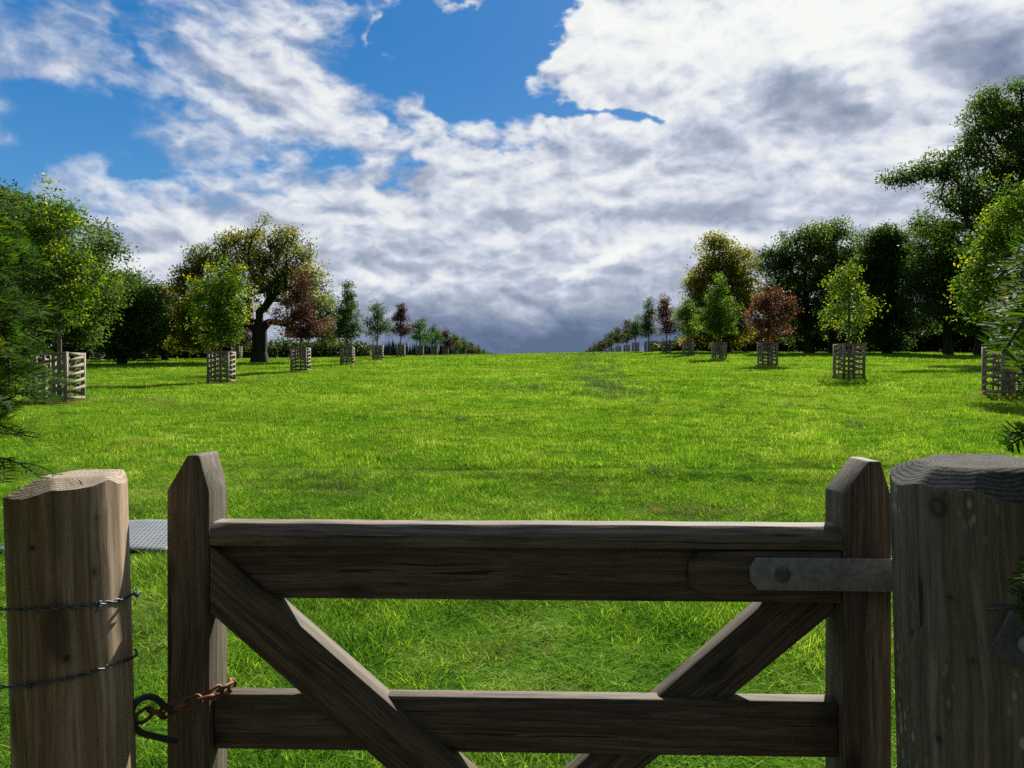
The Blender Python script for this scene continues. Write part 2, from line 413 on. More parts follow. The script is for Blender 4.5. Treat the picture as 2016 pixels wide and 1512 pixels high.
for (y0,y1,dn,b,nv,hh) in ((1.7,6,210,0,4,1.0),(6,13,120,0,4,1.0),(13,28,30,4,3,1.0),(28,62,7,7,3,1.0),(62,150,1.5,10,2,1.0)):
    x,y=wedge(y0,y1,dn); X.append(x);Y.append(y); I.append(b+rng.integers(0,nv,len(x)))
    s=.8+.5*rng.random(len(x)); 
    if y0<10: s=s*(1.15 if y0<6 else 1.35)
    hv=s*(1+.5*vnoise(x,y,2.6,3)+.38*vnoise(x,y,9,4))
    hv=np.clip(hv*1.08,.42,2.3)
    S.append(np.stack([s,s,hv],1))
# rougher, taller weeds scattered in the middle of the field
def cl(px,py_,Z,n_,rx,ry,kind,sc):
    c=base_at(px,Z); x=c[0]+rng.normal(0,rx,n_); y=c[1]+rng.normal(0,ry,n_)
    X.append(x);Y.append(y);I.append(kind+rng.integers(0,2,n_)); s=sc*(.6+.8*rng.random(n_)); S.append(np.stack([s,s,s*(.8+.6*rng.random(n_))],1))
for (px,Z,n_,rx,ry,sc) in ((1195,30,110,.7,2.4,.75),(1170,38,80,.5,4,.9),(1175,52,80,.6,7,1.0),(1150,75,70,1.2,9,1.3),(1160,100,60,2.5,8,1.6),(1040,33,60,.8,1.6,.7),(650,11.5,60,.7,.3,.45),(900,21,50,2,.6,.5),(1480,24,50,2,.8,.5),(1700,19,40,1.2,.5,.5),
        (850,115,50,6,5,1.5),(900,118,50,5,4,1.5),(1560,55,8,.3,.4,1.0),(1440,34,12,1,.8,.5),(720,100,30,3,4,1.3),
        (650,10.5,26,.35,.25,.45),(1310,11.5,14,.3,.2,.45),(1800,13,40,1.3,.5,.42),(290,8.6,30,.25,.2,.45)):
    cl(px,0,Z,n_,rx,ry,14,sc)
# yellowed bent grass
for (px,Z,n_,rx,ry,sc) in ((180,27.3,60,1.6,.7,1.0),(120,26.6,50,.9,.6,1.2),(450,42.5,70,1.3,.6,1.3),(600,55,50,1,.6,1.3),(700,72,30,1.2,.8,1.5),
        (330,10.2,60,1.2,.3,.5),(940,4.1,16,.22,.14,.34),(1400,8.6,40,.5,.2,.5),(1670,39.6,50,.8,.6,1.2),(1510,55.5,40,.9,.6,1.3),(1415,72,40,.9,.6,1.4),(1985,26.6,60,.9,.6,1.3)):
    cl(px,0,Z,n_,rx,ry,12,sc)
x,y=wedge(1.8,14,2.2); X.append(x);Y.append(y);I.append(12+rng.integers(0,2,len(x))); s=.35+.3*rng.random(len(x)); S.append(np.stack([s,s,s],1))
X=np.concatenate(X);Y=np.concatenate(Y);I=np.concatenate(I);S=np.concatenate(S)
# a mesh mat lies at about 7 m on the left: keep it clear
keep=~((X>-4.62)&(X<-2.93)&(Y>6.42)&(Y<7.98)); rut=(np.abs(Y-12.6-.0036*(X-2)**2)<.24)&(np.abs(X-2)<6.2)&(rng.random(len(X))<.85); keep&=~rut; X,Y,I,S=X[keep],Y[keep],I[keep],S[keep]
scatter('grass',src,np.stack([X,Y,ground(X,Y)],1),I,S,rng.random(len(X))*6.28,'short rough grass covering the pasture','grass')

# grey mesh mat
m,n,out=new_mat('grey_mesh'); co=n.node('ShaderNodeTexCoord').outputs['Object']
s=n.sep(co); gx=n.m('MULTIPLY',s[0],24.0); gy=n.m('MULTIPLY',s[1],14.0)
cv=n.node('ShaderNodeCombineXYZ'); n.put(cv.inputs[0],n.m('FRACT',n.m('ADD',gx,n.m('MULTIPLY',n.m('FLOOR',gy),.5)))); n.put(cv.inputs[1],n.m('FRACT',gy))
d=n.vm('LENGTH', n.vm('MULTIPLY',n.vm('SUBTRACT',cv.outputs[0],(.5,.5,0)),(1,1.1,0))); hole=n.rng(d,.22,.32,1,0)
k=n.mix(hole, n.mix(n.noise(co,8,4),(.11,.125,.14),(.19,.205,.22)), (.02,.024,.024)); p=principled(n,k,.6,.4,.2,n.m('SUBTRACT',1.0,hole),.8,.01)
n.t.links.new(p.outputs[0],out.inputs[0])
mb=MB(); nx,ny=12,10
gv=[];gf=[]
for b_ in range(ny+1):
    for a_ in range(nx+1):
        x_=-.78+1.56*a_/nx; y_=-.72+1.44*b_/ny; gv.append((x_,y_,gz(-3.78+x_,7.2+y_)-gz(-3.78,7.2)+.045+.006*math.sin(9*x_+3*y_)))
for b_ in range(ny):
    for a_ in range(nx):
        q=b_*(nx+1)+a_; gf.append((q,q+1,q+nx+2,q+nx+1))
mb.add(gv,gf); o=mb.build('mesh_mat',m,None,True,0,(-3.78,7.2,gz(-3.78,7.2))); sm=o.modifiers.new('t','SOLIDIFY'); sm.thickness=.02
tag(o,'grey perforated mesh mat lying flat on the grass behind the left post','mat')

# ------------------------------------------------------------------ trees
def edges_to_mesh(p0,p1,r0,r1,sides=5):
    d=p1-p0; L=np.linalg.norm(d,axis=1); ok=L>1e-5; p0,p1,r0,r1,d,L=p0[ok],p1[ok],r0[ok],r1[ok],d[ok],L[ok]
    d=d/L[:,None]; ref=np.where(np.abs(d[:,2:3])<.9,np.array([[0,0,1.]]),np.array([[1.,0,0]]))
    a=np.cross(d,ref); a/=np.linalg.norm(a,axis=1)[:,None]; b=np.cross(d,a); n=len(L)
    an=np.arange(sides)*2*np.pi/sides
    ring=np.cos(an)[None,:,None]*a[:,None]+np.sin(an)[None,:,None]*b[:,None]
    q0=p0-d*r0[:,None]*.3
    V=np.concatenate([q0[:,None]+ring*r0[:,None,None], (p1+d*r1[:,None]*.3)[:,None]+ring*r1[:,None,None]],1)
    G=np.zeros_like(V); G[:,:sides,0]=p0[:,2:3]; G[:,sides:,0]=(p0[:,2]+L)[:,None]
    G[:,:,1:]=V[:,:,:2]
    k=np.arange(sides); l=(k+1)%sides; o=np.arange(n)[:,None]*2*sides
    f=np.stack([o+k,o+l,o+l+sides,o+k+sides],2).reshape(-1,4)
    cap=o+np.arange(sides,2*sides)[None]
    return V.reshape(-1,3),f,G.reshape(-1,3)

def skeleton(rng, lobes, n_tips, trunk_top, trunk_r, lean=(0,0), seg=.8, tip_r=.012, shell=.35, min_d=.35, multi=None, wob=.12, leader=False, ragged=.3, start_f=.25):
    """lobes: (cx,cy,cz,rx,ry,rz,weight); returns node pos, parent, radius, tip ids"""
    pos=[];par=[]
    nt=max(4,int(trunk_top/seg))
    for k in range(nt+1):
        t=k/nt; pos.append(np.array((lean[0]*t+wob*math.sin(3*t+lobes[0][0])*t*(trunk_top/6), lean[1]*t, trunk_top*t))); par.append(k-1)
    L=np.array(lobes,float); vol=L[:,3]*L[:,4]*L[:,5]*L[:,6]; vol=vol**.85; pr=vol/vol.sum()
    tips=[]; tries=0
    while len(tips)<n_tips and tries<n_tips*30:
        tries+=1; l=L[rng.choice(len(L),p=pr)]
        u=rng.normal(size=3); u/=np.linalg.norm(u); r=(shell+(1-shell)*rng.random())**.6 if rng.random()<.8 else rng.random()**.4
        c=l[:3]+u*r*l[3:6]*(1+ragged*rng.random()**3)
        if c[2]<.25: continue
        if tips and np.min(np.linalg.norm(np.array(tips[-400:])-c,axis=1))<min_d: continue
        tips.append(c)
    tips=np.array(tips)
    key=np.linalg.norm(tips-np.array(pos)[-1]*np.array((1,1,.7)),axis=1)
    order=np.argsort(key+rng.random(len(tips))*.5*np.median(key)*.4)
    P_=np.zeros((n_tips*14+200,3)); P_[:len(pos)]=pos; n=len(pos); par=list(par)
    depthp=np.zeros(len(P_)); depthp[:n]=np.arange(n)*seg
    start=max(1,int(n*start_f))
    tipid=[]
    for c in tips[order]:
        d=c-P_[start:n]; dist=np.linalg.norm(d,axis=1)+1e-6
        cost=dist*(1+.9*np.maximum(0,-d[:,2]/dist)+.25*np.maximum(0,.3-d[:,2]/dist))+.12*depthp[start:n]
        a=start+int(np.argmin(cost)); p=P_[a]; D=c-p; dl=np.linalg.norm(D); k=max(1,int(dl/seg)); cur=a
        for s_ in range(1,k+1):
            t=s_/k; q=p+D*t+np.array((0,0,.16*dl*math.sin(math.pi*t)))+(rng.normal(size=3)*.10*min(dl,2.5) if s_<k else 0)
            if n>=len(P_): break
            P_[n]=q; depthp[n]=depthp[cur]+dl/k; par.append(cur); cur=n; n+=1
        tipid.append(cur)
    P_=P_[:n]; r=np.zeros(n); ex=2.35; kids=np.zeros(n)
    for i_ in tipid: r[i_]=max(r[i_],tip_r**ex)
    for i_ in range(n-1,0,-1):
        if r[i_]==0: r[i_]=tip_r**ex
        r[par[i_]]+=r[i_]
    r=r**(1/ex); sc=trunk_r/r[1]
    if sc<1: r=r*sc
    else: r=np.maximum(r, r*(1+(sc-1)*(r/r[1])**.6))
    r=np.maximum(r,tip_r*.6)
    r[0]=r[1]*1.45
    return P_,np.array(par),r,np.array(tipid)

def leaves(rng, centers, n_per, spread, size, tintb, flat=.65, aspect=.62, droop=.2, wind=(0,0)):
    M_=len(centers); N=M_*n_per
    c=np.repeat(centers,n_per,0); off=rng.normal(size=(N,3))*spread*np.array((1,1,flat)); 
    rr=np.linalg.norm(off,axis=1)/spread; off*=np.where(rr>2,2/np.maximum(rr,1e-6),1)[:,None]
    c=c+off
    a=off/(np.linalg.norm(off,axis=1)[:,None]+1e-6)*.6+rng.normal(size=(N,3))*.6; a[:,2]-=droop; a/=np.linalg.norm(a,axis=1)[:,None]
    nr=rng.normal(size=(N,3)); nr[:,2]+=.7; b=np.cross(nr,a); b/=np.linalg.norm(b,axis=1)[:,None]+1e-6
    Ls=size*(.6+.8*rng.random(N))[:,None]; W=Ls*aspect
    nn=np.cross(a,b)
    V=np.stack([c-a*Ls*.5, c-a*Ls*.05+b*W*.5+nn*Ls*.08, c+a*Ls*.5, c-a*Ls*.05-b*W*.5+nn*Ls*.08],1)
    t=np.clip(np.repeat(tintb,n_per)+rng.normal(0,.17,N),0,1)
    f=np.arange(N)[:,None]*4+np.array((0,1,2,3))[None]
    return V.reshape(-1,3),f,np.repeat(t,4)

def tree(name, px, Z, plobes, label, cat, leaf, bark='bark', n_tips=260, n_per=60, spread=.55, lsize=.24, trunk_r=.4, top=.6, seg=1.0,
         group=None, tint=.45, edge=.25, seed=1, py=None, shell=.35, min_d=.4, tip_r=.02, dead=0, depth=None, wob=.12, twig_leaf=.4, extra=None, flat=.65, full=1.0, ragged=.3, start_f=.25, gap=None, leanf=.35):
    rng=np.random.default_rng(seed)
    b=base_at(px,Z)
    lob=[]
    for l in plobes:
        w=l[4] if len(l)>4 else 1.0; dy=l[5] if len(l)>5 else 0.0
        c=P(l[0],l[1],Z+dy)-b; rx=l[2]/F*Z; rz=l[3]/F*Z; ry=(depth or 1.0)*(rx+rz)/2*1.05
        lob.append((c[0],dy,c[2],rx,ry,rz,w))
    ztop=max(l[2]+l[5] for l in lob)
    ax=np.average([l[0] for l in lob],weights=[l[3] for l in lob])
    pos,par,r,tips=skeleton(rng,lob,n_tips,ztop*top,trunk_r,(ax*leanf,0),seg,tip_r,shell,min_d,wob=wob,ragged=ragged,start_f=start_f)
    root=empty(name,b,0,label,cat,group)
    idx=np.arange(1,len(pos)); big=r[idx]>trunk_r*.18
    e1=idx[big]; e2=idx[~big]
    V1,f1,G1=edges_to_mesh(pos[par[e1]],pos[e1],r[par[e1]]*.97 if True else 0,r[e1],9)
    # children never start wider than 1.5x their own width
    V2,f2,G2=edges_to_mesh(pos[par[e2]],pos[e2],np.minimum(r[par[e2]],r[e2]*1.5),r[e2],4)
    f2=f2+len(V1)
    # root flare goes below the ground
    me=mesh_from('trunk',np.vstack([V1,V2]),[f1,f2],[M[bark]],True,{'grain':('FLOAT_VECTOR',np.vstack([G1,G2]))})
    link('trunk',me,root)
    # leaf clusters on tips, some on the last limb nodes
    cen=pos[tips]; par2=par[tips]; keep=rng.random(len(tips))<twig_leaf
    c2=pos[par2[keep]]*.6+cen[keep]*.4
    allc=np.vstack([cen,c2])
    if gap is None: gap=.12 if group==GM else .2
    gs_=(2.6 if group==GM else 1.0); ph=rng.random(6)*6.28
    gn=np.sin(allc[:,0]/gs_*2.9+ph[0]+1.3*np.sin(allc[:,2]/gs_*1.7+ph[1]))*np.sin(allc[:,2]/gs_*3.3+ph[2]+np.sin(allc[:,1]/gs_*2+ph[3]))+.6*np.sin(allc[:,1]/gs_*2.6+ph[4]+allc[:,0]/gs_)
    allc=allc[gn>np.quantile(gn,gap)]
    if dead: allc=allc[rng.random(len(allc))>dead]
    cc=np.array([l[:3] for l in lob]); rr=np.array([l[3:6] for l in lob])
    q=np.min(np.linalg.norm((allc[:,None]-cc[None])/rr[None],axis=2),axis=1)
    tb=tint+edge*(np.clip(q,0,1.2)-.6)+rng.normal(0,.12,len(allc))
    old=group==GM
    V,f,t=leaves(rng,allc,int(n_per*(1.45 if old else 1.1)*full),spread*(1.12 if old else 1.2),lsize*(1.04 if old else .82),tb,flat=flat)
    keep=V.reshape(-1,4,3)[:,:,2].min(1)>.1
    if extra: pass
    V=V.reshape(-1,4,3)[keep].reshape(-1,3); t=t.reshape(-1,4)[keep].ravel(); f=np.arange(len(V)).reshape(-1,4)
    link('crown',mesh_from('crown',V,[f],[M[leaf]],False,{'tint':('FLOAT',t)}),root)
    return root

GM='old trees round the edge of the pasture'
# left edge
tree('mature_tree',70,62,[(30,450,95,85),(130,480,70,70),(200,490,38,30,1.4),(90,570,130,90),(-60,480,90,110),(180,560,50,60),(60,640,130,45),(225,470,18,14,2)],
     'tall dark broadleaf tree at the far left, taller than all others on that side','tree','l_dark',n_tips=520,n_per=75,spread=.62,lsize=.24,trunk_r=.5,group=GM,seed=21,top=.55,edge=.2)
tree('mature_tree',240,80,[(235,580,55,45),(250,630,60,50),(215,640,50,50),(285,620,30,50),(240,675,60,22)],
     'rounded dense green tree right of the tall dark one, its skirt near the ground','tree','l_mid',n_tips=300,n_per=75,spread=.62,lsize=.26,trunk_r=.4,group=GM,seed=22,tint=.5)
tree('mature_tree',325,96,[(320,600,30,38),(335,650,38,40),(300,650,30,40),(355,640,25,35)],
     'small brownish green tree between the dense green tree and the big old chestnut','tree','l_chest',n_tips=200,n_per=60,spread=.7,lsize=.28,trunk_r=.35,group=GM,seed=23,tint=.25)
# the old chestnut
tree('old_chestnut_tree',511,85,[(520,480,60,45),(575,490,38,38),(460,505,50,45,1.4),(405,515,38,32,2.2),(372,560,26,55,2.6),(600,560,45,50),(628,620,38,50,1.5),(560,560,60,50,.7),(440,580,55,45),(400,630,55,40,2.2),(385,672,50,20,2.5),(640,670,38,22),(585,640,30,30,.6),(540,540,70,60,.5)],
     'broad old chestnut tree with thick dark trunk and thin yellowing crown','tree','l_chest',n_tips=860,n_per=36,spread=.50,lsize=.23,trunk_r=.85,wob=.0,start_f=.6,gap=.10,leanf=.05,group=GM,seed=24,top=.36,tint=.38,edge=.5,seg=.9,tip_r=.03,twig_leaf=.3,shell=.2,min_d=.5)
# right side
tree('mature_tree',1432,112,[(1415,500,36,38),(1455,520,34,36,.8),(1400,560,40,45),(1450,580,38,50),(1380,610,32,45),(1430,640,60,38),(1375,655,25,25),(1405,478,18,18,1.5),(1372,548,18,14,1.5)],
     'yellow-green old tree standing between the right young row and the dark trees','tree','l_chest',n_tips=420,n_per=60,spread=.7,lsize=.30,trunk_r=.45,group=GM,seed=31,tint=.5,edge=.4)
tree('mature_tree',1593,100,[(1560,490,40,30),(1520,510,26,26,1.3),(1600,470,30,30),(1570,540,60,40),(1530,590,40,40),(1600,600,40,50),(1560,640,50,30,.7)],
     'dark oak in the right tree belt, just right of the spreading copper young tree','tree','l_dark',n_tips=330,n_per=55,spread=.6,lsize=.27,trunk_r=.55,group=GM,seed=32,tint=.4)
tree('mature_tree',1638,104,[(1630,455,28,22,1.3),(1655,480,34,34),(1690,510,28,34),(1640,540,50,50),(1680,580,40,50),(1640,620,40,40,.6)],
     'dark oak in the right tree belt, second from left and reaching a small peak','tree','l_dark',n_tips=300,n_per=55,spread=.6,lsize=.27,trunk_r=.55,group=GM,seed=33,tint=.4)
tree('mature_tree',1746,98,[(1735,475,34,26),(1765,500,32,40),(1715,520,28,45),(1745,570,52,60),(1745,640,55,50)],
     'near-black dense tree right of the young lime, straight sided to the ground','tree','l_dark',n_tips=420,n_per=75,spread=.66,lsize=.28,trunk_r=.5,group=GM,seed=34,tint=.3)
tree('mature_tree',1866,90,[(1840,480,48,40),(1825,540,38,45),(1880,540,60,50),(1850,610,60,36),(1905,600,40,40)],
     'mid green tree under the reaching limb of the huge oak','tree','l_mid',n_tips=330,n_per=65,spread=.6,lsize=.25,trunk_r=.5,group=GM,seed=35,tint=.42)
tree('mature_tree',1926,88,[(1930,520,50,60),(1960,590,60,40),(1915,620,45,30),(2020,560,60,70)],
     'dark green tree on a short stout trunk below the huge oak','tree','l_dark',n_tips=330,n_per=60,spread=.6,lsize=.25,trunk_r=.5,group=GM,seed=36,tint=.4)
tree('oak_tree',2030,66,[(1965,215,48,38),(2040,200,70,60),(1925,265,32,40),(1990,290,70,50),(1890,330,48,34),(1835,328,38,18,1.4),(1800,345,28,16,1.6),(1767,352,20,14,2.4),(1875,395,45,26),(1940,380,60,45),(1850,440,38,34),(1815,450,22,24,1.5),(1920,460,60,45),(2050,360,90,110),(2060,500,90,70)],
     'huge dark oak at the right edge with a limb reaching left into the sky','tree','l_dark',n_tips=780,n_per=70,spread=.48,lsize=.20,trunk_r=.7,group=GM,seed=37,tint=.45,top=.55,edge=.25)

GL='young trees of the left avenue row'; GR='young trees of the right avenue row'
yt=dict(bark='palebark',min_d=.16,tip_r=.008,seg=.45,wob=.02,ragged=.75)
tree('young_tree',118,27,[(110,440,40,55),(95,500,55,60),(145,540,42,45),(75,560,45,60),(130,590,48,40),(90,620,60,28)],'large young lime in the nearest guard on the left, yellow green leaf edges','tree','l_lime',n_tips=420,n_per=34,spread=.16,lsize=.13,trunk_r=.08,top=.9,group=GL,seed=41,tint=.38,edge=.55,**yt)
tree('young_tree',434,42,[(440,545,26,35),(455,585,32,35),(415,590,40,42),(435,625,50,30),(430,665,30,18,.7),(455,650,22,22)],'young lime in the second left guard, overlapping the old chestnut','tree','l_lime',n_tips=300,n_per=32,spread=.18,lsize=.15,trunk_r=.07,top=.9,group=GL,seed=42,tint=.42,edge=.6,**yt)
tree('young_tree',592,56,[(592,560,16,28),(590,600,30,34),(588,635,40,26),(605,650,30,16)],'young copper leaved tree in the third left guard before the chestnut','tree','l_copper',n_tips=240,n_per=34,spread=.2,lsize=.16,trunk_r=.07,top=.95,group=GL,seed=43,tint=.35,edge=.5,**yt)
tree('young_tree',683,73,[(685,580,8,24,2),(683,605,15,24,1.3),(684,632,23,22),(682,652,27,16)],'spire shaped dark green young tree in the fourth left guard','tree','l_mid',n_tips=230,n_per=34,spread=.2,lsize=.18,trunk_r=.09,top=.97,group=GL,seed=44,tint=.3,edge=.3,**yt)
tree('young_tree',743,91,[(741,615,16,16),(730,635,16,16),(753,635,18,18),(741,650,24,14),(742,672,8,8,.6)],'airy open crowned young tree in the fifth left guard','tree','l_mid',n_tips=150,n_per=24,spread=.26,lsize=.21,trunk_r=.08,top=.9,group=GL,seed=45,tint=.42,**yt)
tree('young_tree',789,108,[(789,612,7,14,2),(789,632,14,16),(790,650,18,12)],'slim copper young tree in the sixth left guard','tree','l_copper',n_tips=150,n_per=28,spread=.26,lsize=.22,trunk_r=.08,top=.95,group=GL,seed=46,tint=.3,**yt)
def leftX(Z): return -15.9+.03*max(0,Z-105)
ordn=['first','second','third','fourth','fifth','sixth','seventh','eighth','ninth','tenth','eleventh','twelfth','thirteenth','fourteenth','fifteenth','sixteenth']
LEFTZ=[124,142,160,179,200,224,252,285,330,380]
for k,Z in enumerate(LEFTZ):
    X_=leftX(Z); px=1008+F*X_/Z; b=base_at(px,Z); yb=756-(b[2]-1.5)/Z*F; s=F/Z; cu=(k%3==2)
    h=[6.4,6.3,6.3,5.6,5.8,5.2,5.5,5.2,5.0,5.0][k]
    tree('young_tree',px,Z,[(px,yb-s*(h-1.2),s*.8,s*1.2,1.5),(px-s*.3,yb-s*(h*.62),s*1.5,s*1.3),(px+s*.2,yb-s*(h*.48),s*1.6,s*.9)],
         '%s young tree of the left row counted from the gate, %s'%(ordn[6+k],'copper brown' if cu else ('bright green' if k%3==0 else 'dark green')),'tree','l_copper' if cu else ('l_lime' if k%3==0 else 'l_mid'),
         n_tips=90,n_per=26,spread=.32,lsize=.27,trunk_r=.08,top=.9,group=GL,seed=50+k,tint=.3,**yt)
# right row
tree('young_tree',1985,27,[(1985,400,32,50),(2005,460,50,60),(1960,500,50,40),(1925,545,36,36),(1990,560,60,45),(1940,600,50,28),(2030,600,40,60)],'large yellow-green young lime at the right frame edge above its guard','tree','l_lime',n_tips=420,n_per=30,spread=.16,lsize=.13,trunk_r=.08,top=.92,group=GR,seed=61,tint=.42,edge=.5,**yt)
tree('young_tree',1671,40,[(1672,530,18,22),(1660,565,28,28),(1690,590,28,26),(1668,615,45,24),(1675,645,32,16,.7),(1655,680,8,8,.5)],'thin crowned yellow speckled lime in the second right guard','tree','l_lime',n_tips=200,n_per=17,spread=.2,lsize=.15,trunk_r=.06,top=.9,group=GR,seed=62,tint=.48,edge=.55,dead=.05,**yt)
tree('young_tree',1512,56,[(1505,575,18,20),(1525,595,26,24),(1500,620,26,26),(1545,610,24,14,1.2),(1515,645,34,20),(1482,640,12,10)],'spreading copper brown young tree in the third right guard','tree','l_copper',n_tips=230,n_per=28,spread=.22,lsize=.17,trunk_r=.08,top=.85,group=GR,seed=63,tint=.55,edge=.5,**yt)
tree('young_tree',1417,73,[(1415,562,10,18,1.6),(1413,590,24,24),(1412,622,36,26),(1416,645,30,16)],'dense egg shaped green young tree in the fourth right guard','tree','l_lime',n_tips=300,n_per=34,spread=.22,lsize=.18,trunk_r=.08,top=.93,group=GR,seed=64,tint=.3,edge=.5,**yt)
tree('young_tree',1355,88,[(1355,602,12,14),(1352,622,20,18),(1356,645,18,16)],'yellow topped young lime in the fifth right guard','tree','l_lime',n_tips=170,n_per=28,spread=.26,lsize=.2,trunk_r=.08,top=.9,group=GR,seed=65,tint=.38,edge=.5,**yt)
tree('young_tree',1312,103,[(1309,600,9,14,1.4),(1312,622,16,16),(1318,645,18,14)],'copper orange young tree in the sixth right guard','tree','l_copper',n_tips=160,n_per=26,spread=.28,lsize=.22,trunk_r=.08,top=.9,group=GR,seed=66,tint=.6,**yt)
tree('young_tree',1277,118,[(1278,607,7,14,1.5),(1276,630,13,18),(1275,650,15,14)],'dark green spire shaped young tree in the seventh right guard','tree','l_mid',n_tips=150,n_per=28,spread=.3,lsize=.24,trunk_r=.08,top=.95,group=GR,seed=67,tint=.25,**yt)
RIGHT=[(1251,138),(1234,155),(1217,172),(1204,190),(1193,208),(1183,230),(1173,255),(1163,285),(1154,325)]
for k,(px,Z) in enumerate(RIGHT):
    b=base_at(px,Z); yb=756-(b[2]-1.5)/Z*F; s=F/Z; cu=(k%3==1); h=[7.0,6.9,6.6,6.2,6.2,5.8,5.8,5.6,5.4][k]
    tree('young_tree',px,Z,[(px,yb-s*(h-1.1),s*.7,s*1.1,1.5),(px+s*.2,yb-s*(h*.64),s*1.3,s*1.1),(px-s*.2,yb-s*(h*.5),s*1.4,s*.8)],
         '%s young tree of the right row counted from the gate, %s'%(ordn[7+k],'copper brown' if cu else ('bright green' if k%3==0 else 'dark green')),'tree','l_copper' if cu else 'l_mid',
         n_tips=90,n_per=24,spread=.32,lsize=.27,trunk_r=.08,top=.9,group=GR,seed=70+k,tint=.35,**yt)
tree('young_tree',470,105,[(470,640,22,16),(476,655,25,16),(466,625,10,10)],'small purple leaved young tree far behind, beside the chestnut trunk','tree','l_copper',n_tips=120,n_per=30,spread=.3,lsize=.24,trunk_r=.08,top=.9,seed=81,tint=.1,**yt)

# undergrowth masses
def mass(name, strips, leaf, label, cat, seed, lsize=.46, dens=1.0, spiky=False):
    rng=np.random.default_rng(seed); cs=[]
    for (px0,px1,Z0,Z1,h0,h1,dep) in strips:
        L=abs(px1-px0)/F*(Z0+Z1)/2; n=int(L*dens*max(h0,h1)*5.5)
        t=rng.random(n); px=px0+(px1-px0)*t; Z=Z0+(Z1-Z0)*t+rng.random(n)*dep
        H=(h0+(h1-h0)*t)*(.75+.35*np.sin(t*L*.55+seed)*np.sin(t*L*.23+1)+.15*rng.random(n))
        X_=(px-1008)/F*Z; cs.append(np.stack([X_,Z,ground(X_,Z)+H*rng.random(n)**.8],1))
    cs=np.vstack(cs)
    V,f,t=leaves(rng,cs,26,.75,lsize,np.full(len(cs),.4)+rng.normal(0,.2,len(cs)))
    o=link(name,mesh_from(name,V,[f],[M[leaf]],False,{'tint':('FLOAT',t)}))
    return tag(o,label,cat,kind='stuff')
mass('undergrowth',[(-120,380,94,106,6.5,6.5,8),(330,480,106,110,6,4.5,5),(470,720,108,114,2.8,2.2,5)],'l_under','dark undergrowth at the foot of the trees on the left','undergrowth',91)
mass('undergrowth',[(1290,1480,132,118,1.8,4.5,6),(1470,1800,114,106,5.5,5.5,7),(1780,2200,104,96,5.5,5.5,7),(1480,1800,125,118,8,9,5),(1780,2200,112,106,9,9,5)],'l_under','dark undergrowth at the foot of the trees on the right','undergrowth',92)

# far conifer wood: spires
rng=np.random.default_rng(95); V=[];Fq=[];T=[]
def spire(x,y,z,h,r):
    n0=sum(len(v) for v in V); 
    for lay in range(6):
        t0=lay/6; zz=z+h*t0; rr=r*(1-t0)*(1+.2*rng.random()); m_=7; a=np.arange(m_)*2*np.pi/m_+rng.random()
        ring=np.stack([x+rr*np.cos(a)*(.8+.4*rng.random(m_)),y+rr*np.sin(a),np.full(m_,zz)-.3*rng.random(m_)],1)
        top=np.array([[x,y,zz+h*.30]]); s0=sum(len(v) for v in V); V.append(np.vstack([ring,top])); T.append(np.full(m_+1,rng.random()))
        for k in range(m_): Fq.append((s0+k,s0+(k+1)%m_,s0+m_))
for k in range(620):
    px=620+ (365*rng.random()); Z=455+80*rng.random(); X_=(px-1008)/F*Z
    hh=(12+5*rng.random())*(1.0 if px<900 else 1-.55*(px-900)/90)
    if px<700: hh*=.8
    spire(X_,Z,float(ground(X_,Z)),hh+ (1.0),2.2+rng.random())
for k in range(40):
    px=1120+60*rng.random(); Z=480; X_=(px-1008)/F*Z; spire(X_,Z,float(ground(X_,Z)),6.5+2*rng.random(),2.2)
o=link('far_wood',mesh_from('far_wood',np.vstack(V),[np.array(Fq)],[M['l_conifer']],False,{'tint':('FLOAT',np.concatenate(T))}))
tag(o,'dark conifer wood on the skyline behind the left row','wood',kind='stuff')

# ------------------------------------------------------------------ tree guards
def guard_parts(root, s=1.15, H=1.8):
    h=s/2
    for (a,b) in ((-1,-1),(1,-1),(1,1),(-1,1)):
        mb=MB(); beam(mb,(a*(h-.04),b*(h-.04),-.15),(a*(h-.03),b*(h-.03),H+.01),.115,.115,(0,1,0)); mb.build('post',M['guardwood'],root)
    t=.022
    for f_ in range(4):
        mb=MB(); R=Matrix.Rotation(f_*math.pi/2,3,'Z')
        def L_(x,z): v=R@Vector((x,-h-t/2-.001,z)); return (v.x,v.y,v.z)
        upn=(0,0,1)
        beam(mb,L_(-h+.03,H-.06),L_(h-.03,H-.06),.11,t); beam(mb,L_(-h+.03,.16),L_(h-.03,.16),.11,t)
        for k in range(5):
            z=.27+k*.27+.02+(.09 if f_%2 else 0); beam(mb,L_(-h+.03,z),L_(h-.03,z+.21),.11,t)
        # slim middle upright inside
        v0=R@Vector((0,-h+.02,.12)); v1=R@Vector((0,-h+.02,H-.05)); beam(mb,v0,v1,.05,.03,(R@Vector((0,1,0))))
        mb.build('slat_panel',M['guardwood'],root)
proto=None
def copy_tree(o,parent=None):
    c=o.copy(); C.objects.link(c); c.parent=parent
    for ch in list(o.children): copy_tree(ch,c)
    return c
GG='timber tree guards along the avenue'
def guard(px,Z,label,rz=0.0,s=1.0):
    global proto
    b=base_at(px,Z)
    if proto is None: proto=empty('tree_guard',b); guard_parts(proto); o=proto
    else: o=copy_tree(proto)
    o.location=tuple(b); o.rotation_euler=(rng.normal(0,.008),rng.normal(0,.008),rz); o.scale=(s,s,s)
    tag(o,label,'tree guard',GG)
guard(118,27,'slatted timber tree guard nearest on the left, big and partly behind yew')
guard(436,42,'slatted timber guard round the young lime, second on the left',.02)
guard(592,56,'slatted timber guard round the copper tree, third on the left',-.02)
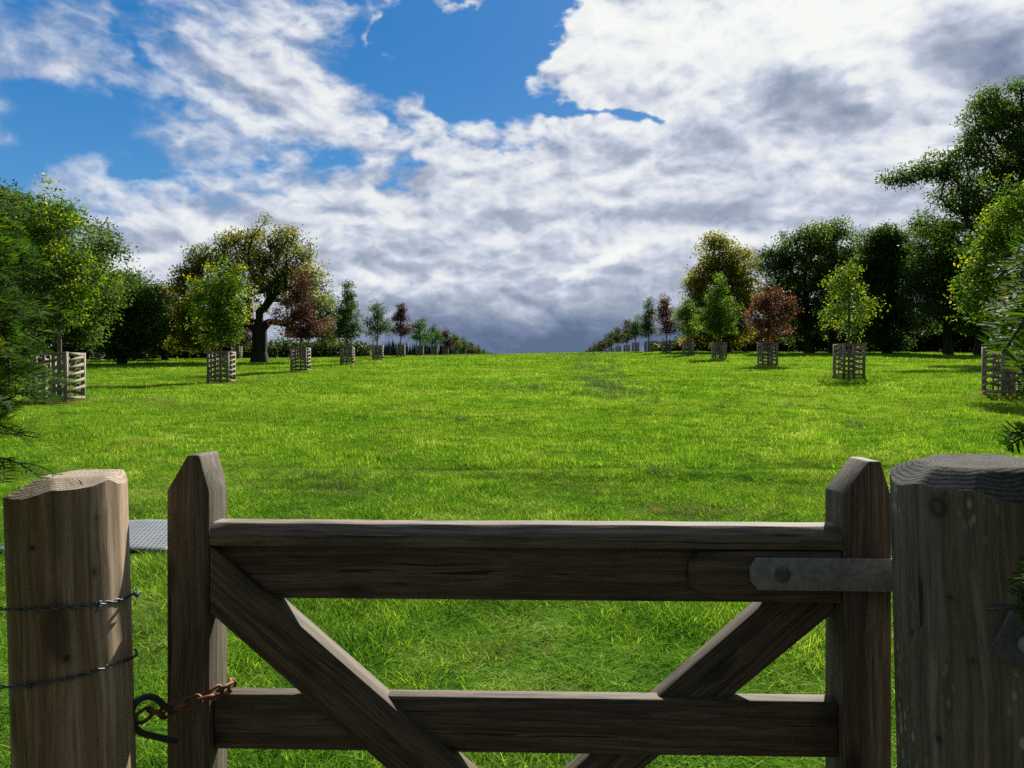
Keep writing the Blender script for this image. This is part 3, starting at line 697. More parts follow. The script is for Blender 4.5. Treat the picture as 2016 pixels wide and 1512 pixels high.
guard(684,73,'slatted timber guard round the spire shaped tree, fourth on the left')
guard(744,91,'slatted timber guard under the airy young tree, fifth on the left',.03)
guard(789,108,'slatted timber guard under the slim copper tree, sixth on the left')
for k,Z in enumerate(LEFTZ[:6]): guard(1008+F*leftX(Z)/Z,Z,'small distant timber guard, %s on the left counted from the gate'%ordn[6+k],.01*k)
guard(1985,27,'slatted timber guard at the right frame edge, half hidden by yew')
guard(1671,40,'slatted timber guard under the thin yellow lime, second on the right',.04)
guard(1511,56,'slatted timber guard under the spreading copper tree, third on the right',-.02)
guard(1416,73,'slatted timber guard under the egg shaped tree, fourth on the right')
guard(1355,88,'slatted timber guard under the yellow topped lime, fifth on the right',.02)
guard(1312,103,'slatted timber guard under the copper orange tree, sixth on the right')
guard(1277,118,'slatted timber guard under the dark spire tree, seventh on the right')
for k,(px,Z) in enumerate(RIGHT[:5]): guard(px,Z,'small distant timber guard, %s on the right counted from the gate'%ordn[7+k],.01*k)
guard(192,94,'pale guard far left against the dark trees')
guard(278,148,'tiny pale guard far left beneath the dense green tree')
guard(466,105,'pale narrow guard just left of the old chestnut trunk')

# ------------------------------------------------------------------ gate
ga,gb=1.4007,-.0294
gang=math.atan(gb)
gate=empty('field_gate',(0,ga,0),gang,'dark weathered timber field gate closed across the foreground','gate')
cg=math.cos(gang)
def GU(px,py,v=0.0):
    """pixel -> (u,w) on the gate plane pushed back by v"""
    t=(px-1008)/F; a=ga+v/cg; Z=a/(1-gb*t); X=t*Z
    # local u
    u=X*cg+(Z-ga)*math.sin(gang)
    return (u, EYE-(py-756)/F*Z)
def gpoly(pts,v): return [GU(x,y,v) for x,y in pts]
# stiles
sd=.088
def stile(xl,xr,rid,ysh,yr):
    (ul,_),(ur,_)=GU(xl,1200),GU(xr,1200); zs=GU((xl+xr)/2,ysh)[1]; zr=GU((xl+xr)/2,yr)[1]; um=GU(rid,ysh)[0]
    mb=MB(); prism(mb,[(ul,.06),(ur,.06),(ur,zs-.004),(um+.012,zr),(um-.010,zr),(ul,zs)],0,sd,(0,1)); return mb.build('stile',M['gatewood'],gate,False,.0035)
stile(328,411,379,966,896)
stile(1660,1756,1722,975,908)
# rails
uL=GU(411,1100)[0]+.0015; uR=GU(1660,1100)[0]-.0015
def hz(py_l,v,px=1000): return GU(px,py_l,v)[1]
# cap rail with a sloping front
zt,zc,zb=1.2326,1.2135,1.1915
mb=MB()
off=(3.,1.,2.); prof=[(.0,zb),(.0,zc),(.018,zt),(.066,zt-.001),(.066,zb)]
nseg=40; V_=[];G_=[];f_=[]
uu=np.linspace(uL-.0005,uR+.0005,nseg+1)
for u_ in uu:
    dz=.0004*math.sin(u_*9)+.0003*math.sin(u_*31)
    for (v_,z_) in prof: V_.append((u_,v_+(.0008*math.sin(u_*31+v_*90) if v_<.03 else 0),z_+(dz if z_>zb+.01 else 0))); G_.append((u_+7,z_+2,v_+4))
for a_ in range(nseg):
    for b_ in range(5):
        c_=(b_+1)%5; f_.append((a_*5+b_,a_*5+c_,(a_+1)*5+c_,(a_+1)*5+b_))
f_.append((0,1,2,3,4)); f_.append(tuple(nseg*5+k for k in (4,3,2,1,0)))
f_=[tuple(reversed(t)) for t in f_]
mb.add(V_,f_,G_); mb.build('top_rail',M['capwood'],gate,False,.0016)
ztr=zb-.0012; zbr=hz(1182,.02)
mb=MB(); prism(mb,[(uL,zbr),(uR,zbr),(uR,ztr),(uL,ztr)],.020,.056,(1,0)); mb.build('upper_rail',M['gatewood'],gate,False,.003)
# thicker heel piece with clipped corners under the hinge
hp=gpoly([(1356,1150),(1356,1112),(1378,1086),(1660,1086),(1660,1189),(1420,1180),(1386,1176)],0.0)
hp=[(u_,min(w_,ztr-.0005)) for (u_,w_) in hp]; hp=[(min(u_,uR-.0006),w_) for (u_,w_) in hp]
mb=MB(); prism(mb,hp,.001,.0185,(1,0)); mb.build('heel_block',M['gatewood'],gate,False,.004)
# lower rail
zl1=hz(1374,.02); zl0=hz(1483,.02)
mb=MB(); prism(mb,[(uL,zl0),(uR,zl0),(uR,zl1),(uL,zl1)],.020,.056,(1,0)); mb.build('lower_rail',M['gatewood'],gate,False,.003)
# bottom rail (below the frame)
mb=MB(); prism(mb,[(uL,.12),(uR,.12),(uR,.22),(uL,.22)],.020,.056,(1,0)); mb.build('bottom_rail',M['gatewood'],gate,False,.003)
# braces
a0=GU(412,1079); a1=GU(915,1519); a2=GU(770,1522); a3=GU(412,1206)
def ext(p,q,z):
    t=(z-p[1])/(q[1]-p[1]); return (p[0]+(q[0]-p[0])*t,z)
top0=ext(a1,a0,ztr-.0008); 
mb=MB(); prism(mb,[(uL+.0008,ext(a0,a1,0)[1] if False else a3[1]),ext(a3,a2,.125),ext(a0,a1,.125),(top0[0]+.004,top0[1]),(uL+.0008,ztr-.0008)],.0005,.048,(a1[0]-a0[0],a1[1]-a0[1])); mb.build('brace',M['gatewood'],gate,False,.003)
b0=GU(1497,1186,.05); b1=GU(1289,1368,.05); b2=GU(1432,1370,.05); b3=GU(1634,1204,.05)
mb=MB(); prism(mb,[ext(b0,b1,zbr-.001+.02),ext(b0,b1,.125),ext(b3,b2,.125),ext(b3,b2,zbr+.012) ,(uR,ext(b0,b1,zbr)[1]+.02)] if False else [ext(b1,b0,zbr+.03),ext(b0,b1,.225),ext(b3,b2,.225),(uR-.001,ext(b3,b2,b3[1])[1]+.004),(uR-.001,zbr+.03)],.0335,.078,(b0[0]-b1[0],b0[1]-b1[1])); mb.build('brace',M['gatewood'],gate,False,.003)
# strap hinge
mb=MB(); hpoly=gpoly([(1477,1143),(1477,1117),(1490,1099),(1812,1101),(1812,1166),(1493,1162)],-.008)
prism(mb,hpoly,-.0085,-.0005,(1,0)); strap=mb.build('strap_hinge',M['galv'],gate,False,.0012)
def dome(name,u,w,r,v,h,mat,parent):
    V_=[];f_=[];S_=20;R_=6
    for k in range(R_+1):
        a=k/R_*math.pi/2; rr=r*math.cos(a); d_=h*math.sin(a)
        for s_ in range(S_):
            t=s_*2*math.pi/S_; V_.append((u+rr*math.cos(t),v-d_,w+rr*math.sin(t)))
    for k in range(R_):
        for s_ in range(S_): l=(s_+1)%S_; f_.append((k*S_+s_,k*S_+l,(k+1)*S_+l,(k+1)*S_+s_))
    f_.append(tuple(R_*S_+s_ for s_ in range(S_)))
    mb=MB(); mb.add(V_,f_); return mb.build(name,mat,parent,True)
c_=GU(1541,1132,-.009); dome('bolt_head',c_[0],c_[1],.0155,-.008,.007,M['galv2'],strap)

# ------------------------------------------------------------------ posts
def round_post(name, X0, Y0, R, ztop, planes, tilt, side_mat, end_mat, label, seed, lump=.02):
    rng=np.random.default_rng(seed); root=empty(name,(X0,Y0,0),0,label,'gate post')
    S_=96; H0=.0; fr=[rng.random()*6.28 for _ in range(6)]
    def rad(a,z): return R*(1+lump*math.sin(2*a+fr[0]+z*1.2)+.012*math.sin(5*a+fr[1]+z*3)+.006*math.sin(11*a+fr[2]+z*7)+.004*math.sin(23*a+fr[3]))
    def topz(x,y): 
        z=ztop
        for (nx_,ny_,d_,sl) in planes: z=min(z, ztop-sl*(x*nx_+y*ny_-d_))
        return z
    V_=[];G_=[];f_=[]; rows=34
    for r_ in range(rows+1):
        for s_ in range(S_):
            a=s_*2*math.pi/S_; z=ztop*(r_/rows)**.9; q=rad(a,z); x,y=q*math.cos(a),q*math.sin(a)
            zt_=topz(x,y); z=-.35+(zt_+.35)*r_/rows; V_.append((x,y,z)); G_.append((z+seed,a*R*1.0+5 if a<math.pi else (2*math.pi-a)*R+5.0,.0))
    for r_ in range(rows):
        for s_ in range(S_):
            l=(s_+1)%S_; f_.append((r_*S_+s_,r_*S_+l,(r_+1)*S_+l,(r_+1)*S_+s_))
    # grain from position instead, so that it wraps without a seam
    G_=[(v[2]+seed,v[0]*.9,v[1]*.9) for v in V_]
    mb=MB(); mb.add(V_,f_,G_); o=mb.build('shaft',side_mat,root,True)
    V_=[];f_=[];rn=16
    for k in range(rn+1):
        for s_ in range(S_):
            a=s_*2*math.pi/S_; q=rad(a,ztop)*(1-k/rn*.995); 
            qq=rad(a,ztop)
            x,y=q*math.cos(a),q*math.sin(a); V_.append((x,y,topz(x,y)+.0002))
    for k in range(rn):
        for s_ in range(S_): l=(s_+1)%S_; f_.append((k*S_+s_,k*S_+l,(k+1)*S_+l,(k+1)*S_+s_))
    mb=MB(); mb.add(V_,f_,[(v[0]+.012,v[1]-.01,v[2]) for v in V_]); mb.build('cut_top',end_mat,root,False)
    root.rotation_euler=(tilt[0],tilt[1],0)
    return root
def pl(adeg,d,sl): a=math.radians(adeg); return (math.cos(a),math.sin(a),d,sl)
lpost=round_post('gate_post',-.754,1.262,.0905,1.346,[pl(-110,.045,.62),(*pl(-60,.050,.40)[:3],.40),pl(-160,.032,.55),pl(170,.04,.5),pl(10,.075,1.2),pl(80,.08,.6)],(0,0),M['postwood'],M['endgrain'],'round pale brown post on the left with hewn top and wire round it',3)
rpost=round_post('gate_post',.777,1.228,.137,1.3713,[pl(-95,.088,.95),pl(-140,.096,.85),pl(-55,.10,1.0),pl(175,.092,.75),pl(130,.1,.45),pl(0,.1,.5),pl(-75,.115,1.5)],(0,0),M['postwood2'],M['endgrain2'],'thick grey weathered hinge post on the right with lichen spots',8,.012)
# small lean, pivoting near eye level so that the top stays put
def lean(o,ax,ay,zp):
    R=Matrix.Rotation(ay,4,'Y')@Matrix.Rotation(ax,4,'X'); loc=Vector(o.location); piv=Vector((loc.x,loc.y,zp))
    o.matrix_world=Matrix.Translation(piv)@R@Matrix.Translation(-piv)@Matrix.Translation(loc)
lean(lpost,0,math.radians(-1.9),1.3); lean(rpost,0,math.radians(-1.6),1.3)

def leanx(z): return -math.tan(math.radians(-1.9))*(1.3-z)
def wire_thing(name, pts_px, label, barbs, seed, tail=None, tail_px=None):
    rng=np.random.default_rng(seed); root=empty(name,(-.754,1.262,1.2),0,label,'wire')
    base=[]
    for (px,py) in pts_px:
        z_est=EYE-(py-756)/F*1.18; base.append(post_pt(-.754+leanx(z_est),1.262,.0945,px,py))
    base=np.array(base)
    if tail is not None: base=np.vstack([base,tail])
    tt=np.linspace(0,1,len(base)); T_=np.linspace(0,1,150); path=np.stack([np.interp(T_,tt,base[:,k]) for k in range(3)],1)
    ker=np.ones(9)/9; sm=np.stack([np.convolve(np.pad(path[:,k],4,'edge'),ker,'valid') for k in range(3)],1)
    for ph in (0,math.pi):
        tw=T_*2*math.pi*9+ph; p=sm.copy(); p[:,2]+=.0021*np.sin(tw); p[:,1]+=.0021*np.cos(tw)
        V_,f_=tube(p-np.array((-.754,1.262,1.2)),.0014,6); mb=MB(); mb.add(V_,f_); mb.build('strand',M['wire'],root,True)
    for bt in barbs:
        c=sm[int(bt*149)]-np.array((-.754,1.262,1.2)); mb=MB()
        for q in range(3):
            a=rng.random()*1.2+q*2.0; d=np.array((.25*math.cos(a),-.35,math.sin(a))); d/=np.linalg.norm(d)
            V_,f_=tube([c-d*.004,c+d*.016],[.0013,.0004],5); mb.add(V_,f_)
        for q in range(3):
            t_=np.linspace(0,2*math.pi,9)[:-1]; ring=np.stack([np.full(8,c[0]+(q-1)*.0028),c[1]+.0042*np.cos(t_),c[2]+.0042*np.sin(t_)],1)
            V_,f_=tube(ring,.0012,5,True); mb.add(V_,f_)
        mb.build('barb',M['wire'],root,True)
    return root
e1=P(268,1165,1.24); e1b=P(272,1172,1.28)
wire_thing('barbed_wire',[(-30,1196),(8,1199),(60,1200),(110,1198),(150,1195),(200,1188),(240,1180),(256,1172)],'upper strand of barbed wire wrapped round the left post',[.55,.97],1,np.array([e1,e1b]))
e2=P(270,1288,1.24); e2b=P(266,1278,1.28)
wire_thing('barbed_wire',[(-30,1352),(15,1352),(60,1349),(110,1340),(150,1332),(200,1316),(240,1301),(258,1296)],'lower strand of barbed wire wrapped round the left post',[.22],2,np.array([e2,e2b]))
# wire on the right post
mb=MB(); V_,f_=tube([post_pt(.777,1.228,.141,1940,1200)-0,post_pt(.777,1.228,.141,1975,1197),post_pt(.777,1.228,.141,2000,1196),post_pt(.777,1.228,.141,2040,1192)],.0022,6); mb.add(V_,f_)
o=mb.build('wire_end',M['wire'],None,True); tag(o,'short end of fence wire stapled on the right post above the square plate','wire')
# square washer plate and bolt on the right post
c0=post_pt(.777,1.228,.139,2012,1262); nrm=np.array((c0[0]-.777,c0[1]-1.228,0)); nrm/=np.linalg.norm(nrm); side=np.array((-nrm[1],nrm[0],0)); 
hb=link('hinge_plate',None,None,c0); hb.empty_display_size=.05; tag(hb,'square steel washer plate with round bolt on the right post','hinge plate')
rz=math.radians(-24)
mb=MB(); V_=[];G_=[]
for d_ in (.001,.008):
    for (a,b) in ((-1,-1),(1,-1),(1,1),(-1,1)):
        x,y=a*.036,b*.036; x,y=x*math.cos(rz)-y*math.sin(rz),x*math.sin(rz)+y*math.cos(rz)
        V_.append(side*x+np.array((0,0,y))+nrm*(d_+.004))
mb.add(V_,[(3,2,1,0),(4,5,6,7),(0,1,5,4),(1,2,6,5),(2,3,7,6),(3,0,4,7)]); mb.build('plate',M['galv2'],hb,False,.001)
mb=MB(); V_,f_=tube([nrm*.011,nrm*.014],.026,24); mb.add(V_,f_); mb.build('washer',M['galv2'],hb,False,.0008)
mb=MB(); V_,f_=tube([nrm*.014,nrm*.030,nrm*.0315],[.0125,.0125,.010],20); mb.add(V_,f_); mb.build('bolt',M['galv'],hb,False,.001)

# iron hook on the left post, with the rusty chain
def smooth_path(pts,n=60):
    p=np.array(pts,float)
    for _ in range(3):
        q=[p[0]]
        for a,b in zip(p[:-1],p[1:]): q+= [a*.75+b*.25,a*.25+b*.75]
        q.append(p[-1]); p=np.array(q)
    return p
hook_pts=[P(x,y,z) for (x,y,z) in ((338,1402,1.36),(326,1392,1.35),(308,1374,1.33),(286,1370,1.31),(267,1382,1.29),(258,1402,1.285),(262,1428,1.29),(278,1444,1.31),(306,1450,1.34),(332,1457,1.36),(348,1460,1.37))]
org=P(262,1410,1.29)
V_,f_=tube(smooth_path(hook_pts)-org,.0056,12); mb=MB(); mb.add(V_,f_); hk=mb.build('iron_hook',M['iron'],None,True,0,org)
tag(hk,'black iron hook looped from the left post to the gate stile','hook')
ch=empty('rusty_chain',P(400,1378,1.39),0,'rusty chain from the iron hook round the gate stile','chain')
def chain_link(c,d,up,L=.046,W=.026,r=.0036):
    d=np.array(d,float); d/=np.linalg.norm(d); up=np.array(up,float); up-=d*(up@d); up/=np.linalg.norm(up)
    R_=W/2-r; s=L/2-r-R_; pts=[]
    for k in range(9): a=-math.pi/2+math.pi*k/8; pts.append((s+R_*math.cos(a),R_*math.sin(a)))
    for k in range(9): a=math.pi/2+math.pi*k/8; pts.append((-s+R_*math.cos(a),R_*math.sin(a)))
    pth=np.array([c+d*x+up*y for x,y in pts])-np.array(ch.location)
    V_,f_=tube(pth,r,9,True); mb=MB(); mb.add(V_,f_); mb.build('link',M['rust'],ch,True)
cp=[(272,1416,1.33),(296,1400,1.345),(318,1404,1.36),(340,1397,1.372),(366,1388,1.384),(392,1377,1.392),(416,1370,1.40),(434,1357,1.415),(452,1347,1.44),(462,1352,1.475)]
CP=[P(*c) for c in cp]
for k in range(len(CP)-1):
    c=(CP[k]+CP[k+1])/2; d=CP[k+1]-CP[k]; L=np.linalg.norm(d)+.014
    chain_link(c,d,(0,.35,1) if k%2==0 else (.2,-1,.35),max(L,.034))

# ------------------------------------------------------------------ yew branches close to the camera
def yew(name, loc, twigs, bulk, label, seed, nl=.020, trunk_base=None):
    rng=np.random.default_rng(seed); loc=np.array(loc,float); root=empty(name,loc,0,label,'yew')
    TV=[];TF=[];NV=[];NT_=[];nv=0;nT=0
    def needles(path,dens,size,roll,tnt):
        nonlocal NV,NT_
        seg=np.diff(path,axis=0); L=np.linalg.norm(seg,axis=1); cum=np.concatenate([[0],np.cumsum(L)]); tot=cum[-1]; n=int(tot*dens)
        if n<2: return
        s=np.linspace(.004,tot,n)+rng.normal(0,.0006,n); s=np.clip(s,0,tot)
        c=np.stack([np.interp(s,cum,path[:,k]) for k in range(3)],1); d=np.stack([np.interp(s,(cum[1:]+cum[:-1])/2,seg[:,k]/L) for k in range(3)],1); d/=np.linalg.norm(d,axis=1)[:,None]
        up=np.array(roll,float)[None]-d*(d@np.array(roll,float))[:,None]; up/=np.linalg.norm(up,axis=1)[:,None]; sd=np.cross(d,up)
        sg=np.where(np.arange(n)%2==0,1.,-1.)[:,None]
        a=d*(.45+.15*rng.random((n,1)))+sd*sg*.85+up*(.10+.28*rng.random((n,1)))+rng.normal(0,.09,(n,3)); a/=np.linalg.norm(a,axis=1)[:,None]
        l=size*(.75+.4*rng.random(n))*np.clip((tot-s)/(.012)+.5,.5,1); w=.0021*(size/.02)
        b=np.cross(up+rng.normal(0,.25,(n,3)),a); b/=np.linalg.norm(b,axis=1)[:,None]; l=l[:,None]
        nn=np.cross(a,b)
        p0=c; p1=c+a*l*.3-nn*0; p2=c+a*l*.75-up*l*.03; p3=c+a*l-up*l*.10
        V=np.stack([p0-b*w*.25,p0+b*w*.25,p1-b*w*.5,p1+b*w*.5,p2-b*w*.48,p2+b*w*.48,p3],1)
        NV.append(V); NT_.append(np.repeat(np.clip(tnt+rng.normal(0,.12,n),0,1),7))
    def addtube(p,r):
        nonlocal nT
        V_,f_=tube(p,r,5); TV.append(V_); TF.append(np.array([t for t in f_ if len(t)==4])+nT); nT+=len(V_)
    def curve(p0,d,L,sag,n=9):
        d=np.array(d,float)/np.linalg.norm(d); t=np.linspace(0,1,n)[:,None]
        w=rng.normal(0,.04,3)*L
        return np.array(p0)+d*L*t+np.array((0,0,-sag))*L*t**2+w*np.sin(t*3.1)
    for (p0,d,L,sag,tnt) in twigs:
        p=curve(p0,d,L,sag); addtube(p-loc,np.linspace(.0028,.0009,len(p))); roll=np.array((rng.normal(0,.35),rng.normal(0,.35)-.25,1.))
        dd=(p[-1]-p[0]); dd/=np.linalg.norm(dd); needles(p[3:],520,nl,roll,tnt+.15)
        sdv=np.cross(dd,roll); sdv/=np.linalg.norm(sdv)
        ns=int(L/.028)
        for k in range(ns):
            t=.1+.85*k/max(ns,1); q=np.array([np.interp(t,np.linspace(0,1,len(p)),p[:,j]) for j in range(3)]); sg=1 if k%2 else -1
            l2=L*(.55*(1-t)+.18)*(.7+.6*rng.random()); d2=dd*.75+sdv*sg*.8+np.array((0,0,.1))+rng.normal(0,.12,3)
            p2=curve(q,d2,l2,sag*.8,7); addtube(p2-loc,np.linspace(.0015,.0006,7)); r2=roll+rng.normal(0,.25,3); needles(p2,560,nl,r2,tnt)
            if l2>.07:
                for k3 in range(int(l2/.03)):
                    t3=.2+.7*rng.random(); q3=p2[int(t3*6)]; d3=d2/np.linalg.norm(d2)*.8+np.cross(d2,r2)*(1 if k3%2 else -1)*.7
                    p3=curve(q3,d3,l2*.4,sag,5); addtube(p3-loc,np.linspace(.0010,.0006,5)); needles(p3,560,nl*.9,r2,tnt)
    V=np.concatenate(NV)-loc; nb=len(V); b=np.arange(nb)*7
    q=np.concatenate([np.stack([b,b+1,b+3,b+2],1),np.stack([b+2,b+3,b+5,b+4],1)]); tr=np.stack([b+4,b+5,b+6],1)
    T=np.concatenate(NT_)
    V=V.reshape(-1,3)
    # unseen bulk added beside and behind the viewer to block light, coarser sprays
    lob=np.array(bulk,float); vol=lob[:,3]*lob[:,4]*lob[:,5]; ncl=int(520*vol.sum()**.66); pick=rng.choice(len(lob),ncl,p=vol/vol.sum())
    u=rng.normal(size=(ncl,3)); u/=np.linalg.norm(u,axis=1)[:,None]; c=lob[pick,:3]+u*(.55+.45*rng.random(ncl))[:,None]*lob[pick,3:6]
    c=c[c[:,2]>.05]
    ok=np.abs(c[:,0])>np.maximum(c[:,1],-.2)*.69+.30; ok&=(np.abs(c[:,0])>.62)|(c[:,1]<-1.3); c=c[ok]
    LV,LF,LT=leaves(rng,c-loc,46,.085,.042,np.full(len(c),.35)+rng.normal(0,.15,len(c)),aspect=.22)
    me=mesh_from('foliage',np.vstack([V,LV]),[q,tr,LF+len(V)],[M['l_yew']],False,{'tint':('FLOAT',np.concatenate([T,LT]))}); link('foliage',me,root)
    # trunk and limbs inside
    tb=np.array(trunk_base,float)
    for k in range(9):
        e=lob[k%len(lob),:3]+rng.normal(0,.2,3); mid=(tb+e)/2+rng.normal(0,.1,3); pth=smooth_path([tb,tb*.7+mid*.3+np.array((0,0,.15)),mid,e])
        V_,f_=tube(pth-loc,np.linspace(.05,.012,len(pth)),7); TV.append(V_); TF.append(np.array([t for t in f_ if len(t)==4])+nT); nT+=len(V_)
    TVv=np.vstack(TV); link('stem',mesh_from('stem',TVv,[np.vstack(TF)],[M['bark']],True,{'grain':('FLOAT_VECTOR',TVv)}),root)
    return root

rng=np.random.default_rng(201)
tw=[]
def prof_l(y):  # inner outline of the left yew, photo pixels
    return np.interp(y,[410,440,500,560,600,640,700,730,790,830,860,900],[20,60,85,88,60,72,86,90,60,75,25,5])
for y in np.linspace(440,835,34):
    for k in range(2):
        yy=y+rng.normal(0,8); tip=prof_l(yy)-62-abs(rng.normal(0,24)); Z=1.02+.3*rng.random(); L=.13+.12*rng.random()
        tipP=P(tip,yy+10,Z); d=np.array((1.,rng.normal(0,.35),rng.normal(.05,.35))); d/=np.linalg.norm(d); sag=.25
        p0=tipP-d*L+np.array((0,0,sag*L)); tw.append((p0,d,L,sag,np.clip(rng.normal(.5,.18),.1,.95)))
for y in np.linspace(470,900,34):   # denser behind, outside the frame edge
    for k in range(2):
        Z=1.0+.4*rng.random(); tipP=P(-150-90*rng.random(),y,Z); d=np.array((1.,rng.normal(0,.5),rng.normal(0,.4))); d/=np.linalg.norm(d); L=.2
        tw.append((tipP-d*L,d,L,.2,.4))
tw+= [(P(-60,905,1.1),(1,0,.25),.11,.5,.45),(P(-60,850,1.1),(1,.1,.1),.10,.2,.6)]
yew('yew_bush',(-1.7,.7,0),tw,[(-1.75,.9,1.35,.62,.6,.75),(-1.75,.2,1.5,.75,.8,.9),(-1.6,-1.0,1.4,.8,.9,1.2),(-1.5,-2.2,1.6,1.1,.9,1.5),(-1.9,.6,.5,.6,.8,.5),(-1.6,1.0,2.0,.4,.5,.3)],
    'dark green yew bush leaning in at the left frame edge',301,.020,(-1.8,.3,0))
tw=[]
def prof_r(y): return np.interp(y,[330,400,470,540,600,640,700,760,820],[2016,2016,1985,1952,1940,1950,1972,1985,2020])
tw.append((P(2052,455,.70),(.10,0,-1),.13,-.02,.6))
for y in np.linspace(455,770,26):
    for k in range(2):
        yy=y+rng.normal(0,8); tip=prof_r(yy)+44+abs(rng.normal(0,22)); Z=.74+.22*rng.random(); L=.07+.07*rng.random()
        tipP=P(tip,yy+8,Z); d=np.array((-1.,rng.normal(0,.35),rng.normal(.05,.35))); d/=np.linalg.norm(d)
        tw.append((tipP-d*L+np.array((0,0,.2*L)),d,L,.2,np.clip(rng.normal(.5,.18),.1,.95)))
for y in np.linspace(500,760,20):
    for k in range(2):
        Z=.8+.35*rng.random(); tipP=P(2170+80*rng.random(),y,Z); d=np.array((-1.,rng.normal(0,.5),rng.normal(0,.4))); d/=np.linalg.norm(d)
        tw.append((tipP-d*.2,d,.2,.2,.4))
tw+= [(P(2080,830,.9),(-1,0,-.1),.06,.4,.3)]
for y in (1085,1110,1130,1150,1165):
    tw.append((P(2165,y-12,1.0),(-1,rng.normal(0,.1),rng.normal(0,.2)),.10+.02*rng.random(),.25,.2))
yew('yew_bush',(1.6,.6,0),tw,[(1.7,.75,1.35,.6,.6,.75),(1.7,.1,1.5,.75,.8,.9),(1.6,-1.0,1.4,.8,.9,1.2),(1.5,-2.2,1.6,1.1,.9,1.5),(1.8,.6,.5,.6,.8,.5),(0,-3.0,1.6,1.4,.7,1.6)],
    'dark green yew bush hanging in at the right frame edge',302,.022,(1.8,.2,0))

# ------------------------------------------------------------------ cloud field (computed here, by azimuth and elevation)
_perm=np.random.default_rng(77).permutation(256).astype(np.int32); _perm=np.concatenate([_perm,_perm])
_gr=np.random.default_rng(78).random(256).astype(np.float32)*2*np.pi; _gx=np.cos(_gr); _gy=np.sin(_gr)
def perlin(x,y):
    xi=np.floor(x).astype(np.int32); yi=np.floor(y).astype(np.int32); xf=(x-xi).astype(np.float32); yf=(y-yi).astype(np.float32)
    xi&=255; yi&=255; x1=(xi+1)&255; y1=(yi+1)&255
    u=xf*xf*xf*(xf*(xf*6-15)+10); v=yf*yf*yf*(yf*(yf*6-15)+10)
    def g(a,b,dx,dy): h=_perm[_perm[a]+b]; return _gx[h]*dx+_gy[h]*dy
    n00=g(xi,yi,xf,yf); n10=g(x1,yi,xf-1,yf); n01=g(xi,y1,xf,yf-1); n11=g(x1,y1,xf-1,yf-1)
    a=n00+u*(n10-n00); b=n01+u*(n11-n01); return (a+v*(b-a))*1.45
def fbm(x,y,octs,rough=.5,billow=0.0):
    r=0;a=1.;t=0
    for k in range(octs):
        n=perlin(x+17.3*k,y-9.1*k)
        if billow: n=(1-billow)*n+billow*(1-2.2*np.abs(n)-.35)
        r=r+a*n; t+=a; a*=rough; x=x*2.03; y=y*2.03
    return r/t
def sstep(x,a,b):
    t=np.clip((x-a)/(b-a),0,1); return t*t*(3-2*t)
HOLES=[(430,60,20,50,-.35,30),(200,180,50,12,-.5,20),(330,210,30,10,-.4,10),(150,440,80,9,-.35,5),(500,330,40,8,-.4,0),(560,290,30,10,-.4,0),(960,300,40,8,-.35,0),(300,340,60,9,-.45,5),(350,30,16,40,-.3,20),(150,262,150,42,-1.0,-12),(70,225,70,38,-.8,0),(285,318,50,30,-.8,20),(30,330,70,30,-.6,0),(90,395,110,26,-.7,12),(250,72,60,22,-.6,20),(305,110,50,20,-.45,60),(285,8,60,20,-.6,0),(130,5,90,14,-.45,0),
 (850,70,130,110,-1.25,0),(945,165,100,50,-1.1,10),(1050,20,100,60,-1.2,-35),(1000,90,60,50,-.9,0),(740,150,55,40,-.5,0),(860,215,40,22,-.3,0),
 (655,318,58,24,-.95,5),(790,318,22,32,-.6,0),(790,368,26,12,-.6,0),(745,240,26,22,-.6,0),(1180,226,100,14,-.7,8),(1290,240,50,12,-.6,0),(1095,205,50,14,-.6,-5),(1290,405,40,10,-.45,10),(1340,372,20,7,-.4,0),(870,397,44,9,-.55,0),(1030,325,40,6,-.3,0),
 (45,30,80,40,-.2,0),(400,372,30,16,-.5,40),(60,185,70,14,-.4,0),(690,40,30,50,-.3,0),(230,420,40,8,-.3,0),(600,10,60,14,-.15,0),(1230,272,50,8,-.35,0),(560,395,60,7,-.25,10)]
ADDS=[(480,130,150,110,.40,0),(600,215,120,60,.35,20),(760,300,150,120,.12,0),(1180,110,150,80,.75,10),(1500,110,320,150,.6,0),(1850,230,300,220,.6,0),(1050,440,420,110,.55,0),(1500,430,400,160,.6,0),(1700,600,500,200,.6,0),(250,470,300,80,.6,0),(100,600,300,120,.6,0),
 (1060,600,600,110,.9,0),(400,600,300,90,.5,0),(70,120,80,50,.25,0),(1750,20,300,80,.6,0),(925,12,70,10,.95,-5),(800,95,22,22,.75,0),(742,50,10,26,.55,-10),(780,10,60,7,.4,0),(825,35,14,8,.5,0),(1030,210,40,40,.4,0),(810,200,30,50,.35,0),(130,130,70,16,.3,-30)]
DARKS=[(1925,105,110,60,.50,-10),(1990,150,60,50,.45,0),(1570,195,90,38,.42,30),(1690,232,60,26,.42,8),(1540,150,40,30,.2,0),(1400,285,60,34,.30,-20),(1060,682,220,42,.24,0),(1230,665,190,45,.24,0),(1380,645,150,40,.18,0),(1050,692,500,26,.14,0),(900,640,140,36,.16,0),(1310,545,90,16,.14,0),(760,640,110,40,.14,0),
 (1080,590,130,12,.10,0),(1540,395,160,22,.16,-8),(900,505,120,20,.10,0),(1440,340,50,20,.12,0),(1560,620,260,70,.12,0),(1750,420,120,50,.14,0),(1400,440,120,14,.12,-5),(1000,540,90,10,.12,0),(1120,300,60,20,.10,10),(720,505,120,14,.10,0),(1000,700,900,40,.10,0),(1040,680,130,30,.12,0),(980,380,90,14,.08,0)]
